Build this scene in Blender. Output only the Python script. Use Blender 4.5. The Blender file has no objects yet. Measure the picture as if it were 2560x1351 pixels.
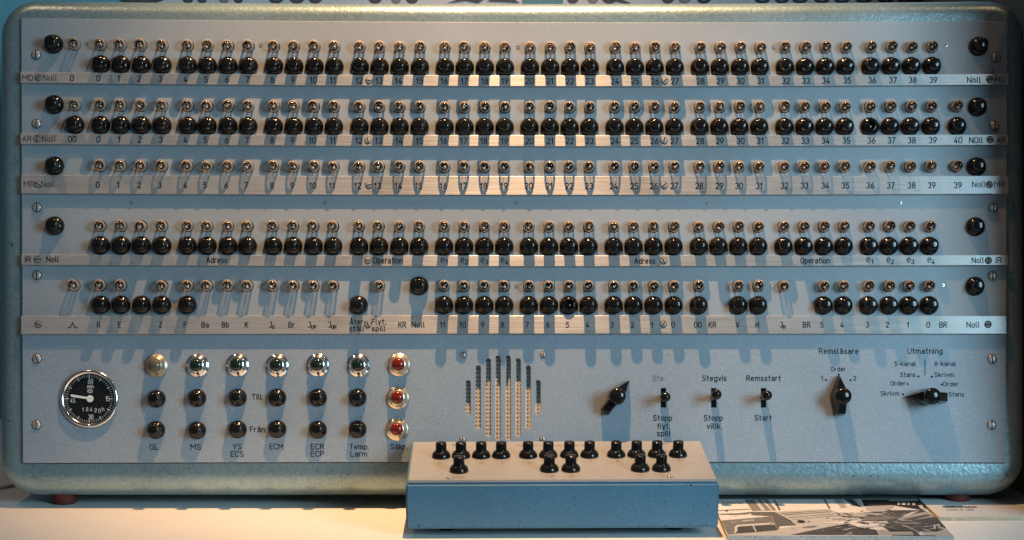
import bpy, bmesh, math, random
from mathutils import Vector, Matrix
random.seed(7)
R = math.radians
scn = bpy.context.scene
COL = scn.collection

# ------------------------------------------------------------------ scale and frame
# One unit of measure below = 0.4 mm ("px" of the console face).  The console face leans back by LEAN.
S = 0.0004
LEAN = R(10.37)
YT = 1277.5            # height mark of the table top on the console face
D, YF, XF = 3900.0, 1150.0, 1280.0   # camera distance and its foot on the console face
CA, SA = math.cos(LEAN), math.sin(LEAN)

def L(X, Y, n=0.0):    # console frame (X right, Y down, n out of the face) -> root-local metres
    return Vector(((X-1280)*S, -n*S, (YT-Y)*S))
def W(X, Y, n=0.0):    # console frame -> world metres
    u = YT-Y
    return Vector(((X-1280)*S, (-n*CA+u*SA)*S, (n*SA+u*CA)*S))
def PX(x, y, n=0.0):   # seen position at depth n -> console frame
    k = (D-n)/D
    return XF+(x-XF)*k, YF+(y-YF)*k
CAM = W(XF, YF, D)
def T(x, y, h=0.0):    # sight line meets the horizontal plane z = h (px) -> world metres
    p = W(x, y, 0); d = p-CAM
    t = (h*S-CAM.z)/d.z
    return CAM+d*t

# ------------------------------------------------------------------ camera
cd = bpy.data.cameras.new('camera'); cam = bpy.data.objects.new('camera', cd); COL.objects.link(cam)
cam.location = CAM; cam.rotation_euler = (R(90)-LEAN, 0, 0)
cd.sensor_width = 36; cd.lens = 36*D/2560
cd.shift_y = (YF-675.5)/2560
cd.clip_start = 0.02; cd.clip_end = 60
scn.camera = cam

# ------------------------------------------------------------------ world, lamps, exposure
world = bpy.data.worlds.new('World'); scn.world = world; world.use_nodes = True
wb = world.node_tree.nodes['Background']
wb.inputs['Color'].default_value = (0.62, 0.80, 1.0, 1); wb.inputs['Strength'].default_value = 0.075

def aim(o, target):
    o.rotation_euler = (Vector(target)-o.location).to_track_quat('-Z', 'Y').to_euler()
def spot(name, loc, target, energy, color, size, blend, radius):
    l = bpy.data.lights.new(name, 'SPOT'); l.energy = energy; l.color = color
    l.spot_size = R(size); l.spot_blend = blend; l.shadow_soft_size = radius
    o = bpy.data.objects.new(name, l); COL.objects.link(o); o.location = loc; aim(o, target); return o
WARM = (1.0, 0.57, 0.27)
spot('main_spot_lamp', W(1330, -2700, 950), W(1255, 260, -270), 203, WARM, 48, 1.0, 0.012)
spot('side_spot_lamp', W(-900, -2500, 1300), W(500, 700, 0), 9, WARM, 60, 0.9, 0.02)
spot('side_spot_lamp', W(3500, -2500, 1300), W(2000, 700, 0), 5, WARM, 60, 0.9, 0.02)
al = bpy.data.lights.new('window_daylight', 'AREA'); al.shape = 'RECTANGLE'; al.size = 0.65; al.size_y = 0.8
al.energy = 31; al.color = (0.49, 0.81, 1.0)
ao = bpy.data.objects.new('window_daylight', al); COL.objects.link(ao)
ao.location = (1.36, -1.52, 0.72); aim(ao, (0.0, 0.03, 0.22))

scn.view_settings.view_transform = 'Standard'; scn.view_settings.look = 'None'
scn.view_settings.exposure = 0; scn.view_settings.gamma = 1
scn.view_settings.use_curve_mapping = False
scn.render.engine = 'CYCLES'
scn.cycles.max_bounces = 8; scn.cycles.transparent_max_bounces = 16
scn.cycles.caustics_reflective = False; scn.cycles.caustics_refractive = False
scn.cycles.sample_clamp_indirect = 4

# ------------------------------------------------------------------ materials
def mat(name):
    m = bpy.data.materials.new(name); m.use_nodes = True
    nt = m.node_tree; b = nt.nodes['Principled BSDF']
    return m, nt, b
def nd(nt, t, **kw):
    n = nt.nodes.new(t)
    for k, v in kw.items():
        if k in n.inputs: n.inputs[k].default_value = v
        else: setattr(n, k, v)
    return n
def simple(name, col, rough=0.5, metal=0.0, spec=0.5, coat=0.0):
    m, nt, b = mat(name)
    b.inputs['Base Color'].default_value = (*col, 1); b.inputs['Roughness'].default_value = rough
    b.inputs['Metallic'].default_value = metal; b.inputs['Specular IOR Level'].default_value = spec
    b.inputs['Coat Weight'].default_value = coat
    return m
def ramp(nt, pts):
    r = nt.nodes.new('ShaderNodeValToRGB'); e = r.color_ramp.elements
    while len(e) > 1: e.remove(e[-1])
    e[0].position = pts[0][0]; e[0].color = (*pts[0][1], 1)
    for p, c in pts[1:]:
        q = e.new(p); q.color = (*c, 1)
    return r
def paint(name, col, var=0.12, nscale=900, rough=0.45, bump=0.0, bscale=500, chips=0.0, flecks=0.0, metal=0.0, cloud=0.10, chip_scale=330.0):
    m, nt, b = mat(name); lk = nt.links.new
    tc = nd(nt, 'ShaderNodeTexCoord')
    geo = nd(nt, 'ShaderNodeNewGeometry')
    n1 = nd(nt, 'ShaderNodeTexNoise', Scale=nscale, Detail=2.0); lk(geo.outputs['Position'], n1.inputs['Vector'])
    n2 = nd(nt, 'ShaderNodeTexNoise', Scale=9.0, Detail=4.0); lk(geo.outputs['Position'], n2.inputs['Vector'])
    lo = tuple(c*(1-var) for c in col); hi = tuple(min(1, c*(1+var)) for c in col)
    r1 = ramp(nt, [(0.32, lo), (0.68, hi)]); lk(n1.outputs['Fac'], r1.inputs['Fac'])
    r2 = ramp(nt, [(0.3, (1-cloud,)*3), (0.7, (1+0*cloud,)*3)]); lk(n2.outputs['Fac'], r2.inputs['Fac'])
    mx = nd(nt, 'ShaderNodeMix', data_type='RGBA', blend_type='MULTIPLY'); mx.inputs[0].default_value = 1
    lk(r1.outputs[0], mx.inputs[6]); lk(r2.outputs[0], mx.inputs[7]); out = mx.outputs[2]
    if flecks:
        v = nd(nt, 'ShaderNodeTexNoise', Scale=1500.0, Detail=0.0); lk(geo.outputs['Position'], v.inputs['Vector'])
        rf = ramp(nt, [(0.66, (0, 0, 0)), (0.72, (flecks,)*3)]); lk(v.outputs['Fac'], rf.inputs['Fac'])
        a = nd(nt, 'ShaderNodeMix', data_type='RGBA', blend_type='ADD'); a.inputs[0].default_value = 1
        lk(out, a.inputs[6]); lk(rf.outputs[0], a.inputs[7]); out = a.outputs[2]
    if chips:
        v = nd(nt, 'ShaderNodeTexNoise', Scale=chip_scale, Detail=2.0, Roughness=0.5); lk(geo.outputs['Position'], v.inputs['Vector'])
        v2 = nd(nt, 'ShaderNodeTexNoise', Scale=16.0, Detail=2.0); lk(geo.outputs['Position'], v2.inputs['Vector'])
        ad = nd(nt, 'ShaderNodeMath', operation='MULTIPLY'); lk(v.outputs['Fac'], ad.inputs[0]); lk(v2.outputs['Fac'], ad.inputs[1])
        rc = ramp(nt, [(chips, (0, 0, 0)), (chips+0.012, (1, 1, 1))]); lk(ad.outputs[0], rc.inputs['Fac'])
        a = nd(nt, 'ShaderNodeMix', data_type='RGBA'); lk(rc.outputs[0], a.inputs[0]); lk(out, a.inputs[6])
        a.inputs[7].default_value = (0.045, 0.05, 0.045, 1); out = a.outputs[2]
    lk(out, b.inputs['Base Color'])
    b.inputs['Roughness'].default_value = rough; b.inputs['Metallic'].default_value = metal
    if bump:
        n3 = nd(nt, 'ShaderNodeTexNoise', Scale=bscale, Detail=2.0, Distortion=0.6); lk(geo.outputs['Position'], n3.inputs['Vector'])
        bp = nd(nt, 'ShaderNodeBump', Strength=bump, Distance=0.0006)
        lk(n3.outputs['Fac'], bp.inputs['Height']); lk(bp.outputs[0], b.inputs['Normal'])
    return m

M_PANEL = paint('grey_blue_panel_paint', (0.315, 0.355, 0.385), var=0.07, nscale=1000, rough=0.5, bump=0.08, bscale=1400, flecks=0.03, cloud=0.14)
M_LOWER = paint('speckled_grey_blue_panel_paint', (0.275, 0.335, 0.39), var=0.12, nscale=1300, rough=0.48, bump=0.12, bscale=1300, flecks=0.15, cloud=0.14)
M_HOUSE = paint('hammered_green_blue_enamel', (0.285, 0.40, 0.43), var=0.12, nscale=330, rough=0.34, bump=0.5, bscale=260, chips=0.475, cloud=0.22, metal=0.50)
M_BOX = paint('hammered_blue_enamel', (0.056, 0.178, 0.285), var=0.12, nscale=500, rough=0.42, bump=0.22, bscale=380, chips=0.43, cloud=0.2)
M_RIM = M_BOX
M_INK = simple('black_engraved_ink', (0.008, 0.009, 0.013), 0.9, 0, 0.05)
M_FAINT = simple('worn_grey_ink', (0.075, 0.085, 0.095), 0.9, 0, 0.1)
M_GHOST = simple('almost_worn_off_ink', (0.16, 0.19, 0.215), 0.8, 0, 0.2)
M_TAN = simple('faded_tan_ink', (0.22, 0.17, 0.12), 0.7)
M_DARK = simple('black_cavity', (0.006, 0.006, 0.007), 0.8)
M_NICKEL = simple('nickel_plate', (0.62, 0.60, 0.55), 0.28, 1.0)
M_SCREW = paint('dull_steel_screw', (0.50, 0.49, 0.46), var=0.25, nscale=500, rough=0.40, metal=0.45, cloud=0.2)
M_FLATSCR = paint('matt_tinned_screw', (0.30, 0.285, 0.255), var=0.2, nscale=500, rough=0.5, metal=0.15)
M_CHROME = simple('chrome_plate', (0.76, 0.76, 0.76), 0.14, 1.0)
M_BRASS = simple('yellowed_nickel_bezel', (0.72, 0.63, 0.48), 0.24, 0.85)
M_MATTZ = simple('dull_grey_bezel', (0.56, 0.52, 0.44), 0.30, 0.8)
M_BAKE = paint('black_bakelite', (0.010, 0.009, 0.0085), var=0.3, nscale=600, rough=0.15, cloud=0.4)
M_BAKE.node_tree.nodes['Principled BSDF'].inputs['Specular IOR Level'].default_value = 0.38
M_HOLE = simple('worn_pin', (0.5, 0.47, 0.42), 0.4, 0.3)
M_SOCK = simple('dark_brown_lamp_socket', (0.045, 0.030, 0.022), 0.3)
M_REFRACT = simple('tan_refraction_ring', (0.82, 0.74, 0.64), 0.35, 0.3)  # tan ring colour stands in for panel light refracted by the bulb
M_BEAD = simple('glass_bead', (0.85, 0.80, 0.74), 0.35)
M_WIRE = simple('filament_wire', (0.30, 0.28, 0.26), 0.5, 0.5)
M_CHIP = simple('dark_chipped_primer', (0.035, 0.045, 0.05), .7)
M_RED = simple('red_rubber', (0.10, 0.012, 0.009), 0.7)
M_WHITEINK = simple('white_dial_ink', (0.62, 0.62, 0.60), 0.6)
M_NEEDLE = simple('white_needle', (0.78, 0.78, 0.75), 0.5)
M_DIAL = simple('black_dial', (0.008, 0.010, 0.012), 0.35)

def bulbglass():
    """thin glass: clear in the middle, tan edge painted in for refracted light, soft mirror on top"""
    m, nt, b = mat('clear_bulb_glass'); lk = nt.links.new; nt.nodes.remove(b)
    out = nt.nodes['Material Output']
    lw = nd(nt, 'ShaderNodeLayerWeight', Blend=0.5)
    tr = nd(nt, 'ShaderNodeBsdfTransparent'); tr.inputs['Color'].default_value = (0.80, 0.78, 0.75, 1)
    df = nd(nt, 'ShaderNodeBsdfDiffuse'); df.inputs['Color'].default_value = (0.60, 0.53, 0.45, 1)  # edge colour imitates light refracted at the glass rim
    rw = ramp(nt, [(0.28, (0.0,)*3), (0.55, (0.50,)*3), (0.80, (0.62,)*3), (0.93, (0.30,)*3), (1.0, (0.10,)*3)]); lk(lw.outputs['Facing'], rw.inputs['Fac'])
    m1 = nd(nt, 'ShaderNodeMixShader'); lk(rw.outputs[0], m1.inputs[0]); lk(tr.outputs[0], m1.inputs[1]); lk(df.outputs[0], m1.inputs[2])
    gl = nd(nt, 'ShaderNodeBsdfGlossy', Roughness=0.10)
    fr = nd(nt, 'ShaderNodeFresnel', IOR=1.5)
    mx = nd(nt, 'ShaderNodeMixShader'); lk(fr.outputs[0], mx.inputs[0]); lk(m1.outputs[0], mx.inputs[1]); lk(gl.outputs[0], mx.inputs[2])
    lk(mx.outputs[0], out.inputs['Surface']); return m
M_GLASS = bulbglass()
def lens(name, col, rough=0.08, trans=0.0):
    m = simple(name, col, rough, 0, 0.6)
    m.node_tree.nodes['Principled BSDF'].inputs['Subsurface Weight'].default_value = 0.0
    return m
M_LRED = lens('red_lens', (0.15, 0.012, 0.006), 0.12)
M_LGREEN = lens('dark_green_lens', (0.010, 0.020, 0.016))
M_LCLEAR = lens('smoky_clear_lens', (0.10, 0.098, 0.07))

def brushed():
    m, nt, b = mat('brushed_aluminium'); lk = nt.links.new
    geo = nd(nt, 'ShaderNodeNewGeometry')
    mp = nd(nt, 'ShaderNodeMapping'); mp.inputs['Scale'].default_value = (12, 900, 900); lk(geo.outputs['Position'], mp.inputs['Vector'])
    n = nd(nt, 'ShaderNodeTexNoise', Scale=1.6, Detail=3.0); lk(mp.outputs[0], n.inputs['Vector'])
    n2 = nd(nt, 'ShaderNodeTexNoise', Scale=14.0, Detail=4.0); lk(geo.outputs['Position'], n2.inputs['Vector'])
    r = ramp(nt, [(0.3, (0.47, 0.475, 0.475)), (0.7, (0.60, 0.605, 0.605))]); lk(n.outputs['Fac'], r.inputs['Fac'])
    r2 = ramp(nt, [(0.33, (0.78, 0.77, 0.75)), (0.42, (0.93, 0.93, 0.92)), (0.6, (1, 1, 1))]); lk(n2.outputs['Fac'], r2.inputs['Fac'])
    mx = nd(nt, 'ShaderNodeMix', data_type='RGBA', blend_type='MULTIPLY'); mx.inputs[0].default_value = 1
    lk(r.outputs[0], mx.inputs[6]); lk(r2.outputs[0], mx.inputs[7]); lk(mx.outputs[2], b.inputs['Base Color'])
    rr = ramp(nt, [(0.3, (0.34,)*3), (0.7, (0.46,)*3)]); lk(n.outputs['Fac'], rr.inputs['Fac']); lk(rr.outputs[0], b.inputs['Roughness'])
    b.inputs['Metallic'].default_value = 0.55
    b.inputs['Anisotropic'].default_value = 0.85
    tg = nd(nt, 'ShaderNodeCombineXYZ'); tg.inputs[1].default_value = SA; tg.inputs[2].default_value = CA
    lk(tg.outputs[0], b.inputs['Tangent'])
    return m
M_ALU = brushed()
M_PLATE = paint('dull_grey_aluminium', (0.40, 0.41, 0.415), var=0.07, nscale=500, rough=0.42, metal=0.35, cloud=0.15)
M_CLOTH = None
def perf():
    m, nt, b = mat('woven_speaker_cloth'); lk = nt.links.new
    geo = nd(nt, 'ShaderNodeTexCoord')
    sx = nd(nt, 'ShaderNodeSeparateXYZ'); lk(geo.outputs['Object'], sx.inputs[0])
    def cell(sock, period, lo):
        a = nd(nt, 'ShaderNodeMath', operation='DIVIDE'); a.inputs[1].default_value = period; lk(sock, a.inputs[0])
        f = nd(nt, 'ShaderNodeMath', operation='FRACT'); lk(a.outputs[0], f.inputs[0])
        g = nd(nt, 'ShaderNodeMath', operation='LESS_THAN'); g.inputs[1].default_value = lo; lk(f.outputs[0], g.inputs[0]); return g.outputs[0]
    hx = cell(sx.outputs['X'], 8.6*S, 0.42); hz = cell(sx.outputs['Z'], 10.1*S, 0.36)
    hole = nd(nt, 'ShaderNodeMath', operation='MULTIPLY'); lk(hx, hole.inputs[0]); lk(hz, hole.inputs[1])
    n = nd(nt, 'ShaderNodeTexNoise', Scale=420.0, Detail=2.0); lk(geo.outputs['Object'], n.inputs['Vector'])
    r = ramp(nt, [(0.3, (0.66, 0.64, 0.58)), (0.7, (0.92, 0.90, 0.85))]); lk(n.outputs['Fac'], r.inputs['Fac'])
    mx = nd(nt, 'ShaderNodeMix', data_type='RGBA'); lk(hole.outputs[0], mx.inputs[0]); lk(r.outputs[0], mx.inputs[6])
    mx.inputs[7].default_value = (0.01, 0.01, 0.01, 1); lk(mx.outputs[2], b.inputs['Base Color'])
    b.inputs['Roughness'].default_value = 0.9
    bp = nd(nt, 'ShaderNodeBump', Strength=0.5, Distance=0.0006); lk(n.outputs['Fac'], bp.inputs['Height']); lk(bp.outputs[0], b.inputs['Normal'])
    return m
M_PERF = perf()
M_TABLE = paint('cream_white_laminate', (0.86, 0.86, 0.84), var=0.02, nscale=60, rough=0.38, cloud=0.05)
M_WALL = paint('teal_wall_paint', (0.20, 0.47, 0.55), var=0.06, nscale=60, rough=0.8)
M_CARD = paint('white_card', (0.74, 0.73, 0.71), var=0.03, nscale=200, rough=0.5)
M_TANEDGE = paint('warm_lit_foam_board_edge', (0.50, 0.40, 0.26), var=0.2, nscale=500, rough=0.8)  # tan puts the warm light on the card's front edge into its colour
M_CARDEDGE = paint('grey_foam_board_edge', (0.36, 0.36, 0.34), var=0.2, nscale=500, rough=0.8)
M_YEDGE = simple('yellowed_board_edge', (0.62, 0.42, 0.14), 0.7)
M_CABLE = simple('silver_grey_cable', (0.45, 0.45, 0.44), 0.35)
GREY = {}
def grey(v):
    v = round(v, 2)
    if v not in GREY:
        w = v*0.72 if v < .35 else v
        GREY[v] = paint('photo_print_tone', (w, w*0.97, w*0.93), var=0.05, nscale=120, rough=0.55, cloud=0.2)
        GREY[v].node_tree.nodes['Principled BSDF'].inputs['Specular IOR Level'].default_value = 0.15
    return GREY[v]

# ------------------------------------------------------------------ object helpers
def obj(name, me, parent=None, loc=(0, 0, 0), mats=(), rot=None):
    o = bpy.data.objects.new(name, me); COL.objects.link(o)
    o.parent = parent; o.location = loc
    if rot: o.rotation_euler = rot
    if mats and not me.materials:
        for m in mats: me.materials.append(m)
    return o
def fin(bm, name, smooth=False):
    bmesh.ops.recalc_face_normals(bm, faces=bm.faces)
    me = bpy.data.meshes.new(name)
    if smooth:
        for f in bm.faces: f.smooth = True
    bm.to_mesh(me); bm.free()
    if smooth: me.set_sharp_from_angle(angle=R(38))
    return me
def lathe(bm, prof, seg=20, mi=0, c=(0, 0), ax=None):
    """profile [(r, n)] turned about the outward axis (local -Y), px"""
    rings = []
    for r, n in prof:
        if r < 1e-6: rings.append([bm.verts.new((c[0]*S, -n*S, c[1]*S))])
        else: rings.append([bm.verts.new(((c[0]+r*math.cos(2*math.pi*k/seg))*S, -n*S, (c[1]+r*math.sin(2*math.pi*k/seg))*S)) for k in range(seg)])
    for a, b in zip(rings[:-1], rings[1:]):
        for k in range(seg):
            j = (k+1) % seg
            vs = [a[0] if len(a) == 1 else a[k], b[0] if len(b) == 1 else b[k], b[0] if len(b) == 1 else b[j], a[0] if len(a) == 1 else a[j]]
            u = []
            for v in vs:
                if v not in u: u.append(v)
            if len(u) > 2:
                f = bm.faces.new(u); f.material_index = mi
def box(bm, x0, x1, y0, y1, z0, z1, mi=0):
    vs = [bm.verts.new((x, y, z)) for x in (x0, x1) for y in (y0, y1) for z in (z0, z1)]
    for f in ((0, 1, 3, 2), (4, 6, 7, 5), (0, 4, 5, 1), (2, 3, 7, 6), (0, 2, 6, 4), (1, 5, 7, 3)):
        bm.faces.new([vs[i] for i in f]).material_index = mi
def q3(x, a, b, c, xa=52.0, xb=1290.0, xc=2520.0):   # quadratic through three measured points
    return a*(x-xb)*(x-xc)/((xa-xb)*(xa-xc))+b*(x-xa)*(x-xc)/((xb-xa)*(xb-xc))+c*(x-xa)*(x-xb)/((xc-xa)*(xc-xb))

def plate(name, outline, holes, n0, n1, bevel, mats):
    """sheet with real cut-outs: outline and holes in console X,Y; returns a mesh in root-local metres"""
    cu = bpy.data.curves.new(name, 'CURVE'); cu.dimensions = '2D'; cu.fill_mode = 'BOTH'
    for pts in [outline]+holes:
        sp = cu.splines.new('POLY'); sp.points.add(len(pts)-1); sp.use_cyclic_u = True
        for p, (x, y) in zip(sp.points, pts): p.co = (x-1280, YT-y, 0, 1)
    cu.extrude = (n1-n0)/2-bevel; cu.bevel_depth = bevel; cu.offset = -bevel; cu.bevel_resolution = 1
    o = bpy.data.objects.new(name, cu); COL.objects.link(o)
    dg = bpy.context.evaluated_depsgraph_get(); dg.update()
    me = bpy.data.meshes.new_from_object(o.evaluated_get(dg)); me.name = name
    bpy.data.objects.remove(o)
    nm = (n0+n1)/2
    for v in me.vertices:
        x, y, z = v.co; v.co = (x*S, -(nm+z)*S, y*S)
    bm = bmesh.new(); bm.from_mesh(me); bmesh.ops.recalc_face_normals(bm, faces=bm.faces)
    for f in bm.faces: f.smooth = False; f.material_index = 0
    bm.to_mesh(me); bm.free(); me.materials.clear()
    for m in mats: me.materials.append(m)
    return me
def circ(x, y, r, k=18): return [(x+r*math.cos(2*math.pi*i/k), y+r*math.sin(2*math.pi*i/k)) for i in range(k)]
def slot(x, y0, y1, w, k=8):
    r = w/2
    return [(x+r*math.cos(math.pi*i/k), y1-r+r*math.sin(math.pi*i/k)) for i in range(k+1)]+[(x-r*math.cos(math.pi*i/k), y0+r-r*math.sin(math.pi*i/k)) for i in range(k+1)]

# ------------------------------------------------------------------ stroke lettering (engraved, even stroke, round ends)
def A(cx, cy, rx, ry, a0, a1, n=9):
    return [(cx+rx*math.cos(R(a0+(a1-a0)*i/n)), cy+ry*math.sin(R(a0+(a1-a0)*i/n))) for i in range(n+1)]
def O(cx, cy, rx, ry): return A(cx, cy, rx, ry, 0, 360, 14)
def dot(x, y): return [(x, y), (x+.001, y)]
a_ = [O(.24, .33, .24, .33)[0:]]
G = {
 '0': (.54, [A(.27, .74, .27, .26, 0, 180)+A(.27, .26, .27, .26, 180, 360)+[(.54, .74)]]),
 '1': (.34, [[(0, .74), (.24, 1), (.24, 0)]]),
 '2': (.52, [A(.26, .73, .26, .27, 165, -35)+[(0, 0), (.52, 0)]]),
 '3': (.52, [A(.25, .75, .23, .25, 145, -90)+A(.25, .26, .27, .25, 85, -150)]),
 '4': (.56, [[(.34, 1), (0, .24), (.56, .24)], [(.40, .48), (.40, 0)]]),
 '5': (.52, [[(.48, 1), (.07, 1), (.04, .55)]+A(.25, .31, .27, .31, 115, -150)]),
 '6': (.54, [[(.38, 1), (.06, .45)], O(.27, .29, .27, .29)]),
 '7': (.50, [[(0, 1), (.50, 1), (.14, 0)]]),
 '8': (.54, [O(.27, .76, .22, .24), O(.27, .26, .27, .26)]),
 '9': (.54, [O(.27, .71, .27, .29), [(.48, .55), (.16, 0)]]),
 'A': (.60, [[(0, 0), (.30, 1), (.60, 0)], [(.10, .32), (.50, .32)]]),
 'B': (.54, [[(0, 0), (0, 1), (.28, 1)]+A(.28, .76, .22, .24, 90, -90)+[(0, .52)], [(.28, .52)]+A(.28, .26, .26, .26, 90, -90)+[(0, 0)]]),
 'C': (.52, [A(.28, .74, .28, .26, 20, 180)+A(.28, .26, .28, .26, 180, 340)]),
 'E': (.46, [[(.46, 1), (0, 1), (0, 0), (.46, 0)], [(0, .52), (.40, .52)]]),
 'F': (.46, [[(.46, 1), (0, 1), (0, 0)], [(0, .52), (.40, .52)]]),
 'D': (.54, [[(0, 0), (0, 1), (.24, 1)]+A(.24, .70, .30, .30, 90, 0)+A(.24, .30, .30, .30, 0, -90)+[(0, 0)]]),
 'G': (.56, [A(.28, .74, .28, .26, 20, 180)+A(.28, .26, .28, .26, 180, 360)+[(.56, .48), (.32, .48)]]),
 'H': (.54, [[(0, 0), (0, 1)], [(.54, 0), (.54, 1)], [(0, .52), (.54, .52)]]),
 'I': (.02, [[(.01, 0), (.01, 1)]]),
 'J': (.40, [[(.12, 1), (.40, 1), (.40, .22)]+A(.20, .22, .20, .22, 0, -150)]),
 'K': (.54, [[(0, 0), (0, 1)], [(.52, 1), (0, .42)], [(.18, .60), (.54, 0)]]),
 'L': (.44, [[(0, 1), (0, 0), (.44, 0)]]),
 'M': (.70, [[(0, 0), (0, 1), (.35, .42), (.70, 1), (.70, 0)]]),
 'N': (.58, [[(0, 0), (0, 1), (.58, 0), (.58, 1)]]),
 'O': (.56, [A(.28, .72, .28, .28, 0, 180)+A(.28, .28, .28, .28, 180, 360)+[(.56, .72)]]),
 'P': (.52, [[(0, 0), (0, 1), (.26, 1)]+A(.26, .74, .26, .26, 90, -90)+[(0, .48)]]),
 'R': (.54, [[(0, 0), (0, 1), (.26, 1)]+A(.26, .75, .26, .25, 90, -90)+[(0, .50)], [(.28, .50), (.54, 0)]]),
 'S': (.52, [A(.26, .75, .25, .25, 25, 270)+A(.26, .25, .26, .25, 90, -155)]),
 'T': (.54, [[(0, 1), (.54, 1)], [(.27, 1), (.27, 0)]]),
 'U': (.54, [[(0, 1)]+A(.27, .27, .27, .27, 180, 360)+[(.54, 1)]]),
 'V': (.56, [[(0, 1), (.28, 0), (.56, 1)]]),
 'Y': (.56, [[(0, 1), (.28, .46), (.56, 1)], [(.28, .46), (.28, 0)]]),
 'Z': (.50, [[(0, 1), (.50, 1), (0, 0), (.50, 0)]]),
 'a': (.46, [A(.22, .48, .23, .22, 140, 0)+[(.45, 0)], O(.22, .21, .22, .21)]),
 'b': (.46, [[(0, 1), (0, 0)], O(.23, .35, .23, .35)]),
 'c': (.42, [A(.23, .35, .23, .35, 45, 315)]),
 'd': (.46, [[(.46, 1), (.46, 0)], O(.23, .35, .23, .35)]),
 'e': (.46, [[(.02, .36), (.46, .36)]+A(.23, .35, .23, .35, 0, 310)]),
 'f': (.32, [A(.26, .80, .14, .20, 90, 180)+[(.12, 0)], [(0, .68), (.30, .68)]]),
 'g': (.46, [O(.23, .35, .23, .35), [(.46, .70), (.46, -.06)]+A(.23, -.06, .23, .22, 0, -150)]),
 'h': (.44, [[(0, 1), (0, 0)], [(0, .44)]+A(.22, .46, .22, .24, 180, 0)+[(.44, 0)]]),
 'i': (.02, [[(.01, .68), (.01, 0)], dot(.01, .95)]),
 'k': (.42, [[(0, 1), (0, 0)], [(.40, .68), (0, .28)], [(.14, .42), (.42, 0)]]),
 'l': (.14, [[(.0, 1), (.0, .14), (.12, 0)]]),
 'm': (.72, [[(0, .70), (0, 0)], A(.18, .50, .18, .20, 180, 0)+[(.36, 0)], A(.54, .50, .18, .20, 180, 0)+[(.72, 0)]]),
 'n': (.44, [[(0, .70), (0, 0)], A(.22, .48, .22, .22, 180, 0)+[(.44, 0)]]),
 'o': (.46, [O(.23, .35, .23, .35)]),
 'p': (.46, [[(0, .70), (0, -.30)], O(.23, .35, .23, .35)]),
 'r': (.28, [[(0, .70), (0, 0)], A(.20, .46, .20, .24, 180, 70)]),
 's': (.40, [A(.20, .52, .19, .18, 30, 270)+A(.20, .17, .20, .17, 90, -150)]),
 't': (.30, [[(.12, 1), (.12, .16)]+A(.26, .16, .14, .16, 180, 270), [(0, .68), (.30, .68)]]),
 'u': (.44, [[(0, .70)]+A(.22, .22, .22, .22, 180, 360)+[(.44, .70)], [(.44, .70), (.44, 0)]]),
 'v': (.44, [[(0, .70), (.22, 0), (.44, .70)]]),
 'y': (.44, [[(0, .70), (.22, 0)], [(.44, .70), (.12, -.30)]]),
 '.': (.04, [dot(.02, .02)]), '-': (.30, [[(0, .42), (.30, .42)]]), ' ': (.35, []),
 '_': (.62, [[(-.05, 0), (.12, 0), (.30, 1), (.46, 0), (.66, 0)]]),   # pulse sign
}
def acc(base, marks): w, s = G[base]; return (w, s+marks)
G['ä'] = acc('a', [dot(.11, .92), dot(.35, .92)]); G['å'] = acc('a', [O(.23, .95, .09, .09)])
G['ö'] = acc('o', [dot(.11, .92), dot(.35, .92)]); G['Å'] = acc('A', [O(.30, 1.16, .09, .09)])

def ribbon(bm, pts, w, put, mi):
    r = w/2
    if len(pts) == 2 and math.hypot(pts[0][0]-pts[1][0], pts[0][1]-pts[1][1]) < .1: r *= 1.45
    for (x0, y0), (x1, y1) in zip(pts[:-1], pts[1:]):
        dx, dy = x1-x0, y1-y0; d = math.hypot(dx, dy)
        if d > 1e-3:
            nx, ny = -dy/d*r, dx/d*r
            f = bm.faces.new([bm.verts.new(put(*p)) for p in ((x0+nx, y0+ny), (x1+nx, y1+ny), (x1-nx, y1-ny), (x0-nx, y0-ny))]); f.material_index = mi
    for i, (x, y) in enumerate(pts):
        if i in (0, len(pts)-1) or len(pts) < 6:
            f = bm.faces.new([bm.verts.new(put(x+r*math.cos(k*math.pi/4), y+r*math.sin(k*math.pi/4))) for k in range(8)]); f.material_index = mi
def text(bm, s, xc, yc, h, put, mi=1, w=None, sw=None, gap=.24, asp=1.0):
    """s centred at (xc,yc), cap height h; y down; '~' starts a subscript"""
    sw = sw or h*0.158
    out = []; x = 0.0; sub = False
    for ch in s:
        if ch == '~': sub = True; x -= .06; continue
        k = .62 if sub else 1.0; gw, st = G[ch]; oy = -.22 if sub else 0
        for p in st: out.append([(x+px_*k, oy+py_*k) for px_, py_ in p])
        x += (gw+gap)*k
    x -= gap*(0.62 if sub else 1); wid = max(x, .01)
    kx = (w/wid if w else h*asp)
    for p in out:
        ribbon(bm, [(xc+(q[0]-wid/2)*kx, yc+h/2-q[1]*h) for q in p], sw, put, mi)
def putter(n, exact=False):
    def f(x, y):
        X, Y = PX(x, y, n); return L(X, Y, n)
    return f

# ------------------------------------------------------------------ setting
bm = bmesh.new(); box(bm, -1.6, 1.6, -0.235, 0.599, -0.03, 0)
me = fin(bm, 'table_top'); o = obj('table', me, mats=[M_TABLE]); o['kind'] = 'structure'
bm = bmesh.new(); box(bm, -4.0, 4.0, 0.60, 0.66, -0.8, 2.4)
o = obj('wall', fin(bm, 'wall'), mats=[M_WALL]); o['kind'] = 'structure'

bm = bmesh.new(); box(bm, 0.537, 0.57, -0.09, 0.598, 0.0005, 0.60)
o = obj('side_wall', fin(bm, 'side_wall'), mats=[paint('dark_brown_side_wall', (0.16, 0.12, 0.08), var=0.1, nscale=80, rough=0.7)]); o['kind'] = 'structure'

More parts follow.
